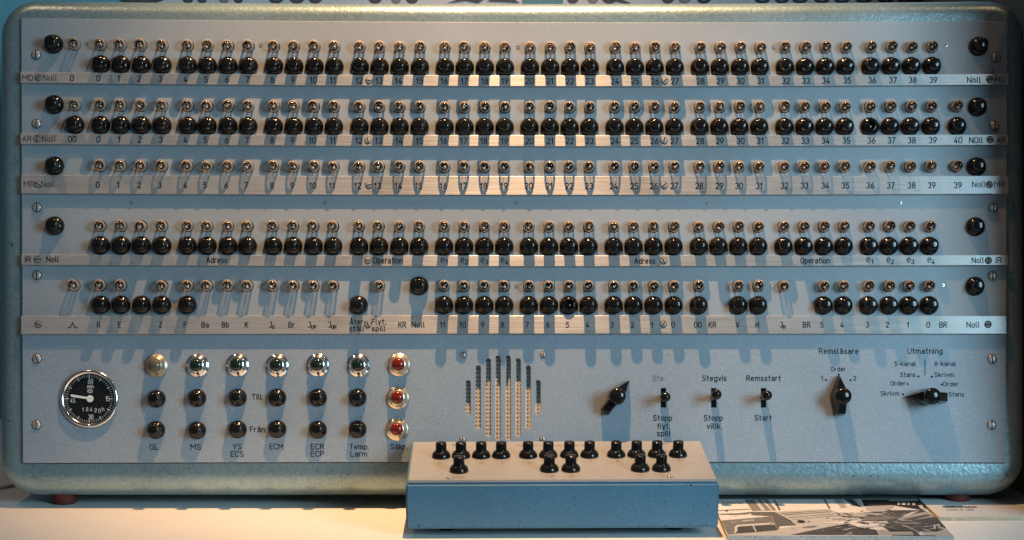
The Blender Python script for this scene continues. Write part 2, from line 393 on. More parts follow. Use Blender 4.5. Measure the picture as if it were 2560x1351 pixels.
# ------------------------------------------------------------------ console
def thing(name, label, cat, loc, rot=(0, 0, 0)):
    o = bpy.data.objects.new(name, None); COL.objects.link(o); o.location = loc; o.rotation_euler = rot
    o.empty_display_size = 0.02; o['label'] = label; o['category'] = cat; return o
root = thing('control_console', 'large grey blue control console with five rows of small bulbs and black push buttons', 'control console', (0, 0, 0), (-LEAN, 0, 0))

# housing: rolled front frame, then walls running level to the back
def rrect(x0, x1, y0, y1, r, k=10):
    p = []
    for cx, cy, a in ((x1-r, y0+r, 270), (x1-r, y1-r, 0), (x0+r, y1-r, 90), (x0+r, y0+r, 180)):
        p += [(cx+r*math.cos(R(a+90*i/k)), cy+r*math.sin(R(a+90*i/k))) for i in range(k+1)]
    return p
bm = bmesh.new()
HX0, HX1, HY0, HY1, RR, CR = -9, 2571, -3.5, 1239, 40, 92
NB = -8.0
def sub_edges(pts, m=26):
    out = []
    for (a, b) in zip(pts, pts[1:]+pts[:1]):
        d = math.hypot(b[0]-a[0], b[1]-a[1]); k = max(1, int(d/100))
        out += [(a[0]+(b[0]-a[0])*i/k, a[1]+(b[1]-a[1])*i/k) for i in range(k)]
    return out
outer = sub_edges(rrect(HX0, HX1, HY0, HY1, CR))
cx0, cy0 = (HX0+HX1)/2, (HY0+HY1)/2
def inset(p, d):      # shrink the rounded outline by d
    x, y = p
    qx = min(max(x, HX0+CR), HX1-CR); qy = min(max(y, HY0+CR), HY1-CR)
    vx, vy = x-qx, y-qy; l = math.hypot(vx, vy)
    return (x-vx/l*d, y-vy/l*d)
def bow(x, y):        # the sheet edges bow very slightly, as on the photo
    t = (x-1290)/1230.0
    return y+(0.0 if y > 620 else (1-t*t)*7-5)*min(1, abs(y-620)/560)
def rad(p):            # the roll is tighter along the bottom edge
    x, y = p
    qx = min(max(x, HX0+CR), HX1-CR); qy = min(max(y, HY0+CR), HY1-CR)
    vx, vy = x-qx, y-qy; l = math.hypot(vx, vy)
    return RR+16*max(0, vy/l)**2
loops = []
def addloop(fn): loops.append([bm.verts.new(fn(p)) for p in outer])
inx0, inx1, iny0, iny1 = 62, 2508, 62, 1150
def clampin(p):
    x, y = inset(p, 40); return (min(max(x, inx0), inx1), min(max(y, iny0), iny1))
addloop(lambda p: L(*clampin(p), NB-14))
addloop(lambda p: L(*clampin(p), NB))
for i in range(0, 9):
    a = R(90*i/8)
    addloop(lambda p: (lambda q, r: L(q[0], bow(*q), NB-r+r*math.cos(a)))(inset(p, rad(p)*(1-math.sin(a))), rad(p)))
DEEP = 620*S
front_last = [v.co.copy() for v in loops[-1]]
loops.append([bm.verts.new(c+Vector((0, DEEP*CA, DEEP*SA))) for c in front_last])
for a, b in zip(loops[:-1], loops[1:]):
    for k in range(len(a)):
        j = (k+1) % len(a)
        try: bm.faces.new([a[k], a[j], b[j], b[k]])
        except ValueError: pass
bm.faces.new(loops[-1])
bmesh.ops.remove_doubles(bm, verts=bm.verts, dist=1e-7)
rc = random.Random(5)
hp = putter(NB+.3)
for x, y, rx, ry in ((103, 1181, 2, 2), (85, 1194, 2.6, 1.2), (78, 1196, 1.8, 1), (137, 1185, 3.4, 1), (153, 1184.5, 2.4, 1.2), (96, 1193, 1.4, 1), (460, 1173, 3, 1.4), (474, 1172, 2.8, 1.6), (432, 1186, 16, .5), (398, 1188, 1.2, 1.2), (795, 1180, 1, 3), (828, 1177, 2.4, 1.2),
                     (2063, 1176, 1.2, 4.2), (2060, 1184, .7, 3), (2134, 1190.5, 2.8, 2.2), (2178, 1191, 2.6, 1.6), (2197, 1191, 1.8, 1.5), (2012, 1193, 1, 1), (2475, 1165.5, 2.2, 1.2), (2462, 1175, 1.8, .8), (2426, 1193, .8, 1), (2518, 1188, 2.6, 3), (30, 612, 3.4, 4.5), (25, 606, 6, .8), (2531, 101, 1.6, 4.5), (2532, 509, 2.6, 3), (2533, 682, 3, 4), (41, 748, 1.6, 2)):
    k = 7; a0 = rc.uniform(0, 6)
    f = bm.faces.new([bm.verts.new(hp(x+rx*rc.uniform(.6, 1.2)*math.cos(a0+6.283*i/k), y+ry*rc.uniform(.6, 1.2)*math.sin(a0+6.283*i/k))) for i in range(k)]); f.material_index = 1
me = fin(bm, 'console_housing', True); me.set_sharp_from_angle(angle=R(50))
obj('housing', me, root, mats=[M_HOUSE, M_CHIP])
for fx, fn_ in ((135, -95), (2420, -95), (200, -520), (2360, -520)):
    u = math.tan(-LEAN)*fn_ if False else -fn_*math.tan(LEAN)
    zc = YT-u
    bm = bmesh.new(); hgt = 40
    # foot axis stands along world up; built in root-local then tilted back
    rings = []
    for r_, z_ in ((28, 0), (31, 3), (32, hgt*0.5), (29, hgt)):
        rings.append([bm.verts.new((r_*math.cos(2*math.pi*k/20)*S, r_*math.sin(2*math.pi*k/20)*S, z_*S)) for k in range(20)])
    for a, b in zip(rings[:-1], rings[1:]):
        for k in range(20): bm.faces.new([a[k], a[(k+1) % 20], b[(k+1) % 20], b[k]])
    bm.faces.new(rings[0]); bm.faces.new(rings[-1])
    obj('rubber_foot', fin(bm, 'rubber_foot', True), root, L(fx, zc, fn_), [M_RED], (LEAN, 0, 0))

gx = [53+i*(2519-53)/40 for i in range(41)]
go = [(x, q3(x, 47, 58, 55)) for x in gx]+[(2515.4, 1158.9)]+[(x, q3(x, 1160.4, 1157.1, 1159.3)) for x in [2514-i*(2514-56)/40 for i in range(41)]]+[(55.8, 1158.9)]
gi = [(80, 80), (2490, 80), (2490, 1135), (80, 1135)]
obj('gap_shadow_strip', plate('gap_shadow_strip', go, [gi], -7.95, -5.5, 0.3, [M_DARK]), root)  # added dark strip, stands in for the shaded gap below the panel edge
# ---- small shared parts
def button_mesh(k=1.0, cap=True):
    bm = bmesh.new()
    fl = [(21.2, 0.2), (22.4, 1.2), (22.6, 3), (21.8, 6.5), (20.0, 10), (17.6, 13), (15.2, 14.8), (13.6, 15.8)]
    if cap:
        pr = fl+[(13.0, 16.8), (12.9, 33.6), (12.6, 35.2), (11.7, 36.4), (8.5, 37.4), (4.5, 37.9), (0, 38.0)]
        lathe(bm, [(r*k, n) for r, n in pr], 24)
    else:
        pr = fl+[(12.2, 16.6), (10.8, 16.4), (10.4, 14), (10.0, 4), (0, 4)]
        lathe(bm, [(r*k, n) for r, n in pr], 24)
        lathe(bm, [(2.2, 3.9), (2.4, 11), (1.5, 13.5), (0, 14)], 10, 1, c=(1, 2))
    return fin(bm, 'push_button', True)
BTN = button_mesh(1.05); BTN.materials.append(M_BAKE)
BTNB = button_mesh(1.07); BTNB.materials.append(M_BAKE)
BTNH = button_mesh(1.05, False); BTNH.materials.append(M_BAKE); BTNH.materials.append(M_HOLE)
BTNL = button_mesh(1.0); BTNL.materials.append(M_BAKE)

def lamp_mesh(seed):
    rnd = random.Random(seed); bm = bmesh.new()
    # socket cup, and a ring imitating refracted panel light (mat 1, 2)
    lathe(bm, [(14.2, -3.5), (14.2, -26), (0, -26)], 16, 1)
    lathe(bm, [(12.6, -9), (12.4, -3.0), (11.8, -1.6), (10.6, -1.4), (9.6, -2.2), (8.8, -5.0), (8.6, -12), (0, -13)], 18, 2)
    lathe(bm, [(8.8, -4.0), (7.6, -1.2), (3.0, 0.5), (0, 1.0)], 14, 1)
    # glass (mat 0)
    ox, oy = rnd.uniform(-.8, .8), rnd.uniform(-.8, .8)
    g = [(13.0, -5), (13.7, 0), (13.9, 15)]+[(13.9*math.cos(R(a)), 16+15.6*math.sin(R(a))) for a in (12, 26, 40, 54, 68, 80)]+[(0, 31.7)]
    lathe(bm, g, 20, 0, (ox, oy))
    # stem bead, wires, filament
    bx, by = rnd.uniform(-2.5, 2.5), rnd.uniform(-4.5, -1.0); rb = rnd.uniform(2.8, 4.0)
    lathe(bm, [(0, 1), (rb*.6, 4), (rb, 8), (rb*.9, 11), (rb*.5, 13), (0, 13.8)], 10, 3, (bx, by))
    ang = rnd.uniform(0, math.pi); ca_, sa_ = math.cos(ang), math.sin(ang)
    def wire(p, q, r=.42):
        p, q = Vector(p), Vector(q); d = (q-p).normalized(); u = d.orthogonal().normalized(); v = d.cross(u)
        ra = [bm.verts.new((p+(u*math.cos(k*math.pi/2)+v*math.sin(k*math.pi/2))*r)*S) for k in range(4)]
        rb_ = [bm.verts.new((q+(u*math.cos(k*math.pi/2)+v*math.sin(k*math.pi/2))*r)*S) for k in range(4)]
        for k in range(4): bm.faces.new([ra[k], ra[(k+1) % 4], rb_[(k+1) % 4], rb_[k]]).material_index = 4
    s1, s2 = rnd.uniform(4, 6.5), rnd.uniform(4, 6.5)
    e1 = (bx+s1*ca_, -20, by+s1*sa_); e2 = (bx-s2*ca_, -20, by-s2*sa_)
    wire((bx+1*ca_, -11, by+1*sa_), e1); wire((bx-1*ca_, -11, by-1*sa_), e2)
    mid = ((e1[0]+e2[0])/2+rnd.uniform(-2, 2), -22.5, (e1[2]+e2[2])/2+rnd.uniform(-2, 2))
    wire(e1, mid, .32); wire(mid, e2, .32)
    me = fin(bm, 'indicator_lamp', True)
    for m in (M_GLASS, M_SOCK, M_REFRACT, M_BEAD, M_WIRE): me.materials.append(m)
    return me
LAMPS = [lamp_mesh(i) for i in range(14)]

def screw_mesh(r, h, m=None):
    bm = bmesh.new()
    # domed head in two halves with a real slot between them
    w = r*0.15; k = 12
    for sgn in (1, -1):
        def arc(rr, n):
            out = []
            for i in range(k+1):
                a = -math.pi/2+math.pi*i/k
                x, y = rr*math.cos(a), rr*math.sin(a)
                out.append(bm.verts.new((sgn*max(x, w)*S, -n*S, y*S)))
            return out
        ls = [arc(r, 0), arc(r, h*.45), arc(r*.86, h*.85), arc(r*.5, h*1.05), arc(r*.16, h*1.1)]
        for a, b in zip(ls[:-1], ls[1:]):
            for i in range(k): bm.faces.new([a[i], a[i+1], b[i+1], b[i]])
            bm.faces.new([a[0], b[0], b[-1], a[-1]]) if False else None
        for seq in ([l[0] for l in ls], ): pass
        bm.faces.new([l[0] for l in ls]+[l[-1] for l in reversed(ls)])
        bm.faces.new(ls[-1])
    box(bm, -w*1.2*S, w*1.2*S, -0.15*h*S, 0, -r*.97*S, r*.97*S, 1)
    lathe(bm, [(r*1.17, 0.15), (r*0.98, 0.25), (r*.9, 0.25)], 20, 1)
    me = fin(bm, 'screw', True); me.materials.append(m or M_SCREW); me.materials.append(M_DARK); return me
SCR11, SCR8, SCR7 = screw_mesh(10.6, 4.0), screw_mesh(7.9, 1.6, M_FLATSCR), screw_mesh(7.0, 3.0)
def rivet_mesh():
    bm = bmesh.new(); lathe(bm, [(4.4, .1), (4.2, .9), (2.8, 1.0), (2.0, .2), (0, .2)], 12)
    lathe(bm, [(1.9, .35), (0, .35)], 10, 1); me = fin(bm, 'rivet', True)
    me.materials.append(M_MATTZ); me.materials.append(M_PANEL); return me
RIV = rivet_mesh()

def place(name, me, parent, x, y, n_seen, n_base=0.0, roll=0.0):
    X, Y = PX(x, y, n_seen)
    rot = (0, roll, 0) if roll else None
    if name == 'push_button': rot = (R(random.uniform(-2.2, 2.2)), roll, R(random.uniform(-2.2, 2.2)))
    if name == 'indicator_lamp': rot = (R(random.uniform(-3, 3)), roll, R(random.uniform(-3, 3)))
    o = obj(name, me, parent, L(X, Y, n_base), rot=rot)
    if name == 'push_button': o.scale.y = random.uniform(0.95, 1.04)
    return o

# ---- column positions (upper rows and lower rows differ a little)
C_MD = [249.5, 299.5, 350.7, 403.8, 467.5, 517, 569, 620, 683.7, 734, 785, 835, 898.5, 948.3, 998.5, 1049.5, 1112, 1161.7, 1212, 1262.5, 1325.2, 1376, 1425.5, 1475.5, 1538.5, 1588.5, 1637.8, 1688.3, 1751.3, 1801.3, 1851.8, 1901.8, 1964.5, 2014.6, 2065.5, 2116.6, 2179, 2230.5, 2281.5, 2333]
C_IR = [248.3, 300, 351, 403, 466.5, 516.3, 568, 617.3, 681, 731.5, 782.5, 832, 896.5, 946.3, 997.6, 1047.2, 1109.7, 1159.8, 1210.5, 1260.6, 1322, 1372.7, 1422.4, 1472, 1534.8, 1584.5, 1634.7, 1685.2, 1748, 1797.3, 1847.3, 1897.2, 1960.4, 2010.5, 2061, 2111.3, 2174, 2224.8, 2275.4, 2326.7]
def col(i, y):
    t = min(1.15, (y-117)/449.0)
    return C_MD[i]+(C_IR[i]-C_MD[i])*t

STRIPS = {'MD': ((179.5, 188.9, 184.4), (207, 216, 212)), 'AR': ((333.8, 338.3, 336.3), (360.2, 366, 362.7)),
          'MR': ((437.5, 441.3, 439.5), (484, 487.9, 484.8)), 'IR': ((636.5, 639, 637.7), (662.4, 666.2, 663.2)),
          'KR': ((790.2, 789.3, 790.0), (835.6, 834.7, 835.0))}
ENDS = {'MD': (52, 2521), 'AR': (52, 2520), 'MR': (53.5, 2521), 'IR': (54, 2519), 'KR': (53, 2516)}
LAMPY = {'MD': (108, 118.5, 114), 'AR': (261, 267.3, 264), 'MR': (413.2, 416.9, 414.5), 'IR': (563.5, 566.4, 565), 'KR': (712.8, 715.2, 714)}
BTNY = {'MD': (156.0, 166.6, 161.0), 'AR': (309, 316.3, 312.7), 'IR': (611, 615.0, 613), 'KR': (761.0, 762.3, 762.6)}
PLY = [lambda x: q3(x, 45, 56, 53)]+[(lambda k: (lambda x: (q3(x, *STRIPS[k][0])+q3(x, *STRIPS[k][1]))/2))(k) for k in ('MD', 'AR', 'MR', 'IR', 'KR')]+[lambda x: q3(x, 1158.6, 1155.3, 1157.5)]
def PXL(y): return 53+4*(y-45)/1114.0
def PXR(y): return 2519-5*(y-45)/1114.0
def plate_outline(i):
    xs = [0]+[k/30 for k in range(1, 30)]+[1]
    up = PLY[i]; dn = PLY[i+1]
    gap = 0.0 if i == 0 else 0.5; gd = 0.0 if i == 5 else 0.5
    top = []; bot = []
    for t in xs:
        y = up(1280); x = PXL(y)+(PXR(y)-PXL(y))*t; top.append((x, up(x)+gap))
        y = dn(1280); x = PXL(y)+(PXR(y)-PXL(y))*t; bot.append((x, dn(x)-gd))
    return top+bot[::-1]

STRIP_T = 10.4
def strip(parent, key, painter, label=None):
    bm = bmesh.new(); x0, x1 = ENDS[key]; tp, bt = STRIPS[key]; N = 40
    prev = None; first = None
    for i in range(N+1):
        x = x0+(x1-x0)*i/N
        yt, yb = q3(x, *tp), q3(x, *bt)
        ring = []
        for (yy, n, dy) in ((yt, 0.05, 0), (yt, STRIP_T-.8, 0), (yt, STRIP_T, .8), (yb, STRIP_T, -.8), (yb, STRIP_T-.8, 0), (yb, 0.05, 0)):
            X, Y = PX(x, yy+dy, STRIP_T); ring.append(bm.verts.new(L(X, Y, n)))
        if prev:
            for k in range(5): bm.faces.new([prev[k], ring[k], ring[k+1], prev[k+1]])
        else: first = ring
        prev = ring
    bm.faces.new(first); bm.faces.new(prev)
    bmesh.ops.recalc_face_normals(bm, faces=bm.faces)
    painter(bm, lambda x: (q3(x, *tp)+q3(x, *bt))/2, putter(STRIP_T+.35))
    me = bpy.data.meshes.new('label_strip'); bm.to_mesh(me); bm.free()
    for m in (M_ALU, M_INK, M_FAINT): me.materials.append(m)
    return obj('label_strip', me, parent)
def nums(bm, yc, put, cols, names, h=14.2, mi=1):
    for (x, s) in zip(cols, names):
        xx = x-3.5+5.0*(x/2560)+random.uniform(-1, 1); text(bm, s, xx, yc(xx)+.6, h, put, mi)

lamp_id = 0
def add_lamp(parent, x, y):
    global lamp_id
    me = LAMPS[(lamp_id*5+lamp_id//7) % len(LAMPS)]; lamp_id += 1
    place('indicator_lamp', me, parent, x, y, 13, 0, random.uniform(-.5, .5))
def add_screw(parent, x, y, me, n=0.0, a=None):
    place('screw', me, parent, x, y, n, n, R(a) if a is not None else random.uniform(0, 3.1))

def lamp_holes(xs, ykey):
    out = []
    for x in xs:
        X, Y = PX(x, q3(x, *LAMPY[ykey]), 13); out.append(circ(X, Y, 14.6, 16))
    return out

ROWS = []
def row(i, key, lamp_x, btn_x, noll, screws, rivets, sscrews, painter, hollow=None, label=None, extra_btn=()):
    me = plate('register_panel', plate_outline(i), lamp_holes(lamp_x, key), -8, 0, 1.1, [M_PANEL])
    p = obj('register_panel', me, root)
    if label: p['label'] = label
    for x in lamp_x: add_lamp(p, x, q3(x, *LAMPY[key]))
    for x in btn_x:
        o = place('push_button', BTNH if hollow and abs(x-hollow) < 4 else BTN, p, x, q3(x, *BTNY[key]), 14, 0, random.uniform(-3, 3))
        if hollow and abs(x-hollow) < 4: o['label'] = 'hollow push button that has lost its cap'
    for x, y in noll: place('push_button', BTNB, p, x, y, 14, 0, random.uniform(-3, 3))
    for x, y, a in screws: add_screw(p, x, y, SCR11, 0, a)
    for x, y in rivets: place('rivet', RIV, p, x, y, 0, 0)
    strip(p, key, painter)
    for x, y, a in sscrews: add_screw(p, x, y, SCR8, STRIP_T, a)
    return p

N40 = [str(k) for k in range(40)]
def paint_MD(bm, yc, put):
    text(bm, 'MD', 69.3, 194.7, 13, put, 2, 25); text(bm, 'Noll', 125, 194.7, 13.5, put, 2, 33)
    nums(bm, yc, put, [183.5], ['0']); nums(bm, yc, put, [col(k, 117) for k in range(40)], N40)
    text(bm, 'Noll', 2435, 200, 13.5, put, 1, 33); text(bm, 'MD', 2500, 199.8, 13, put, 2, 25)
def paint_AR(bm, yc, put):
    text(bm, 'AR', 67, 347.5, 13, put, 2, 22); text(bm, 'Noll', 122, 347.5, 13.5, put, 2, 33)
    nums(bm, yc, put, [184], ['00']); nums(bm, yc, put, [col(k, 266) for k in range(40)]+[2394], N40+['40'])
    text(bm, 'NOll', 2440, 351, 13.5, put, 1, 32); text(bm, 'AR', 2502, 350.6, 13, put, 2, 22)
def paint_MR(bm, yc, put):
    text(bm, 'MR', 73, 460.6, 13.5, put, 2, 26); text(bm, 'Noll', 119.8, 460.6, 13.5, put, 2, 32)
    nums(bm, yc, put, [col(k, 416)-.5 for k in range(40)]+[2394], N40+['39'])
    text(bm, 'Noll', 2447, 461.6, 13.5, put, 2, 32); text(bm, 'MR', 2499, 461.2, 13.5, put, 2, 26)
def paint_IR(bm, yc, put):
    text(bm, 'IR', 69.8, 649, 13.5, put, 1, 14); text(bm, 'Noll', 131.7, 648.6, 13.5, put, 1, 29)
    text(bm, 'Adress', 542, 650.5, 13.5, put, 1, 51); text(bm, 'Operation', 970, 651.5, 13.5, put, 1, 71)
    for k in range(4):
        text(bm, 'e~%d' % (k+1), C_IR[16+k]+1, 648.5, 17, put, 1, 17, sw=2.0)
        text(bm, 'e~%d' % (k+1), C_IR[36+k]+1, 648, 17, put, 1, 17, sw=2.0)
    text(bm, 'Adress', 1612, 652.5, 13.5, put, 1, 51); text(bm, 'Operation', 2037.6, 651.8, 13.5, put, 1, 71)
    text(bm, 'Noll', 2444.7, 651, 13.5, put, 1, 29); text(bm, 'IR', 2497, 651, 13.5, put, 1, 14)
def paint_KR(bm, yc, put):
    text(bm, '_', 182, 813, 13.5, put, 1, 21)
    for s, x in (('R', 246.8), ('E', 298.7), ('Z', 401.5), ('F', 463), ('Ba', 513), ('Bb', 563.5), ('K', 616.4), ('J~U', 679.5), ('Br', 729),
                 ('J~UV', 780.3), ('J~UH', 830.7), ('KR', 1005.7), ('11', 1107), ('10', 1156.4), ('9', 1206.7), ('8', 1256), ('7', 1318), ('6', 1369.4), ('5', 1418.5),
                 ('4', 1469), ('3', 1530), ('2', 1581.5), ('1', 1630), ('0', 1683), ('00', 1744.7), ('KR', 1781), ('V', 1844), ('H', 1893), ('J~H', 1956.5),
                 ('BR', 2016.5), ('5', 2054.8), ('4', 2105), ('3', 2168), ('2', 2218.5), ('1', 2270), ('0', 2320.5), ('BR', 2358)):
        text(bm, s, x, 812.3, 13.2, put)
    text(bm, 'Noll', 1045.5, 812.3, 13.2, put, 1, 31); text(bm, 'Noll', 2432.6, 812.3, 13.2, put, 1, 31)
    text(bm, 'Åter-', 894.5, 804.5, 12.5, put, 1, 40); text(bm, 'ställ', 892, 821.5, 12.5, put, 1, 36)
    text(bm, 'Flyt.', 947, 804.5, 12.5, put, 1, 34); text(bm, 'spill', 946.5, 821.5, 12.5, put, 1, 33)

cMD = [col(k, 117) for k in range(40)]; bMD = [col(k, 162) for k in range(40)]
cAR = [col(k, 266) for k in range(40)]; bAR = [col(k, 314) for k in range(40)]
cMR = [col(k, 416) for k in range(40)]
row(0, 'MD', [183.5]+cMD, bMD, [(130.5, 107.8), (2449.7, 113.4)], [(90, 138, 0), (2490, 144, 8)],
    [(217, 109), (652, 113), (1295, 118), (1933, 118.5), (2365, 114)], [(95, 194.3, 50), (922, 202, -80), (1662, 203, 50), (2474, 199, 82)], paint_MD,
    label='topmost row panel with MD strip and forty buttons')
row(1, 'AR', [184.5]+cAR+[2394.5], [184.8]+bAR+[2396], [(132.5, 259.4), (2447, 265.2)], [(91, 310, 0), (2486, 315, 3)],
    [], [(92, 347.6, 5), (919.5, 352, -10), (1660, 352, 12), (2475, 349.6, 88)], paint_AR, hollow=2178)
row(2, 'MR', cMR+[2393], [], [(133, 413), (2445, 415)], [], [],
    [(95.5, 461.5, -52), (922, 463.5, 75), (1660, 464, 42), (2473.5, 462, -60)], paint_MR, label='row panel with a wide MR strip and bulbs only')
row(3, 'IR', C_IR, C_IR, [(133.5, 563.2), (2442.4, 565.4)], [(92, 519, 0), (2483, 520, 0)],
    [(329, 507), (812.5, 507), (1292.5, 508), (1770.5, 509), (2250.5, 507)], [(93, 649, 90), (919.5, 651, 88), (1658.5, 652, -25), (2471, 651.6, 10)], paint_IR)
lKR = [183, 248.3, 300, 403.5, 466.8, 516, 567.7, 617, 681, 732, 782.5, 832, 947]+[C_IR[k] for k in range(16, 29)]+[1847, 1897, 1960.3, 2061, 2110.7, 2173.4, 2224.8, 2274.6, 2325.5]
bKR = [249, 300, 351.2, 402.5, 466, 895.6]+[C_IR[k] for k in range(16, 29)]+[1847, 1897, 2060.5, 2110.7, 2173.2, 2224.8, 2274.7, 2326]
row(4, 'KR', lKR, bKR, [(1047.3, 714), (2441, 714.7)], [(92, 688, 0), (2481, 690, 0)],
    [(218, 714), (652, 715), (1291, 715), (1929, 715), (2357, 713.5)], [(95, 811.5, -70), (919.5, 812, -20), (1658, 811, 35), (2470, 811.5, 88)], paint_KR, hollow=1422.4,
    label='fifth row panel with KR and BR letters on its strip')

# ---- lower switch panel
SLOTS = [(1170.2, 951.4, 1037), (1195.4, 914.3, 1074), (1220.5, 896.6, 1093), (1245, 889.8, 1100.6), (1270.3, 889.8, 1100.6), (1295.3, 896.6, 1093), (1320.3, 914.3, 1074.5), (1345, 951.4, 1037)]
TOG = [(1658.5, 995.2, 1664, 993), (1784.3, 995.2, 1791.6, 986.7), (1908.7, 995.2, 1918, 988.7)]
holes = [slot(x, a, b, 12.8) for x, a, b in SLOTS]
for x, y, _, _ in TOG: holes.append([(x-6.4, y-24), (x+6.4, y-24), (x+6.4, y+24), (x-6.4, y+24)])
me = plate('switch_panel', plate_outline(5), holes, -8, 0, 1.1, [M_LOWER, M_INK, M_GHOST])
bm = bmesh.new(); bm.from_mesh(me); put = putter(.35)
for s, x, y, w in (('GL', 385, 1118, 20), ('MS', 489.5, 1118, 25), ('YS', 593, 1117.3, 21), ('ECS', 593, 1135.5, 31), ('ECM', 691, 1117, 33), ('ECR', 793.5, 1117, 32), ('ECP', 793.5, 1135, 32),
                   ('Temp.', 898, 1117, 46), ('Larm', 897, 1135, 40), ('Säkr.', 997, 1117, 41), ('Till', 642, 992.5, 23), ('Från', 643.5, 1073.6, 36)):
    text(bm, s, x, y, 12.8, put, 1, w)
text(bm, 'Ste', 1645, 945.5, 12.5, put, 2, 26)
for s, x, y, w in (('Stegvis', 1786, 945.8, 59), ('Remsstart', 1909, 945.8, 85), ('Stopp', 1656.5, 1045, 46), ('flyt.', 1659, 1065.5, 30), ('spill', 1659.5, 1083.5, 33),
                   ('Stopp', 1783.5, 1045, 46), ('villk.', 1786, 1065.5, 36), ('Start', 1908, 1045, 41), ('Remsläsare', 2097, 878, 98), ('Utmatning', 2312.5, 878, 86)):
    text(bm, s, x, y, 12.8, put, 1, w)
for s, x, y, w in (('Order', 2096, 922.7, 36), ('1', 2055, 946, 4.5), ('2', 2137, 946, 6), ('5-kanal', 2263, 909.7, 53), ('8-kanal', 2363, 909.7, 53), ('Stans', 2269.7, 937, 37), ('Skrivm.', 2362, 937, 50),
                   ('Order', 2245, 958.5, 36), ('Order', 2377, 960.5, 37), ('Skrivm', 2224.5, 984, 45), ('Stans', 2391, 986, 37)):
    text(bm, s, x, y, 10.6, put, 1, w, sw=1.6)
for x, y in ((2065, 950.5), (2097, 937), (2126.5, 951), (2296, 941.5), (2329.5, 942.5), (2269, 960.5), (2354, 961.7), (2257.5, 986)):
    f = bm.faces.new([bm.verts.new(put(*p)) for p in circ(x, y, 2.6, 10)]); f.material_index = 1
ribbon(bm, [(2312.5, 899.5), (2312.5, 937.5)], 1.8, put, 1)
bm.to_mesh(me); bm.free()
low = obj('switch_panel', me, root); low['label'] = 'plain lower panel carrying the dial, pilot lamps, loudspeaker slots and switches'
for x, y, a in ((92, 897, -20), (91, 1063, 0), (2480, 898, -8), (2479, 1063, 0)): add_screw(low, x, y, SCR11, 0, a)
for x, y, a in ((1157.7, 888, 0), (1357.7, 887.7, 0), (1156.5, 1099.5, 5), (1356.5, 1099, -8)): add_screw(low, x, y, SCR7, 0, a)
for x, y in ((389.3, 996.8), (491, 995), (592.8, 994), (691.8, 994), (794, 994), (893, 994), (388, 1075), (490.6, 1076), (592.4, 1073.7), (692, 1073), (793.5, 1074.5), (893, 1073.4)):
    place('push_button', BTNL, low, x, y, 14, 0, random.uniform(-3, 3))

# loudspeaker backing behind the slots
bm = bmesh.new(); a = L(1140, 1120, -15); b = L(1375, 870, -15)
c0 = (a+b)/2
for ix in range(1):
    box(bm, a.x-c0.x, b.x-c0.x, 0, 2*S, a.z-c0.z, b.z-c0.z)
obj('speaker_cloth', fin(bm, 'speaker_cloth'), root, c0, [M_PERF])

# pilot lamps
def pilot(x, y, bez, lm, label, lx=0, ly=0):
    bm = bmesh.new()
    lathe(bm, [(28.5, 0.1), (28.9, 1.5), (28.6, 3.0), (26.2, 4.6), (23.2, 6.0), (22.6, 6.6), (22.4, 10.5), (21.8, 11.8), (19.0, 13.6), (18.3, 14.4), (18.0, 18.0), (17.4, 19.4), (16.2, 20.0), (15.5, 19.6), (15.4, 16)], 32)
    X, Y = PX(x, y, 3)
    p = obj('pilot_lamp', fin(bm, 'pilot_lamp', True), root, L(X, Y, 0), [bez]); p['label'] = label
    bm = bmesh.new(); lathe(bm, [(15.6, 16)]+[(15.6*math.cos(R(t)), 20+9.5*math.sin(R(t))) for t in (0, 15, 30, 45, 60, 75)]+[(0, 29.5)], 28)
    obj('lens', fin(bm, 'lens', True), p, (0, 0, 0), [lm])
pilot(389.8, 914.5, simple('tarnished_olive_bezel', (0.36, 0.33, 0.25), 0.32, 0.75), M_LCLEAR, 'pilot lamp with a smoky clear lens and dull bezel')
for x, y in ((493.5, 914), (593.5, 913), (693.2, 914), (794.5, 912.7), (896.3, 914)):
    pilot(x, y, M_CHROME, M_LGREEN, 'pilot lamp with a dark green lens in a chrome bezel')
for x, y in ((997, 912.3), (994.3, 994.8), (993, 1073.5)): pilot(x, y, M_BRASS, M_LRED, 'pilot lamp with a red lens in a yellowed bezel')

# hour meter
gx, gy = PX(222.3, 997, 8)
bm = bmesh.new(); lathe(bm, [(72.8, 0.1), (73.2, 4.5), (72.4, 7.2), (70.2, 9.2), (68.4, 9.9), (66.8, 9.6), (62.6, 6.6), (62.2, 5.6), (62.2, 1.0)], 64)
hm = obj('hour_meter', fin(bm, 'hour_meter', True), root, L(gx, gy, 0), [M_CHROME]); hm['label'] = 'round black running hour meter with chrome rim and white needle'
bm = bmesh.new(); lathe(bm, [(62.6, 1.2), (0, 1.2)], 48)
pd = lambda x, y: Vector((x*S, -1.6*S, -y*S))
for k in range(60):
    a = R(k*6); big = k % 5 == 0
    r0, r1 = (52, 59.5) if big else (54.5, 59.5)
    ribbon(bm, [(r0*math.sin(a)-.8, -r0*math.cos(a)), (r1*math.sin(a)-.8, -r1*math.cos(a))], 2.7 if big else 1.2, pd, 1)
text(bm, '60', 2, -43.5, 12, pd, 1, 11.5, sw=1.8); text(bm, 'min', 2, -31, 8.5, pd, 1, 15, sw=1.5)
text(bm, '15', 45, 0, 11.5, pd, 1, 9, sw=1.7); text(bm, '45', -42, 4.5, 10.5, pd, 1, 11, sw=1.6); text(bm, '30', 3, 45.5, 11.5, pd, 1, 11.5, sw=1.8)
for s, x, y in (('1', -16.5, 27), ('8', -6, 26.5), ('4', 4, 26.5), ('2', 15, 28.5), ('0', 25, 30), ('h', 33.5, 26)): text(bm, s, x, y, 9, pd, 1, 3 if s == '1' else 5, sw=1.3)
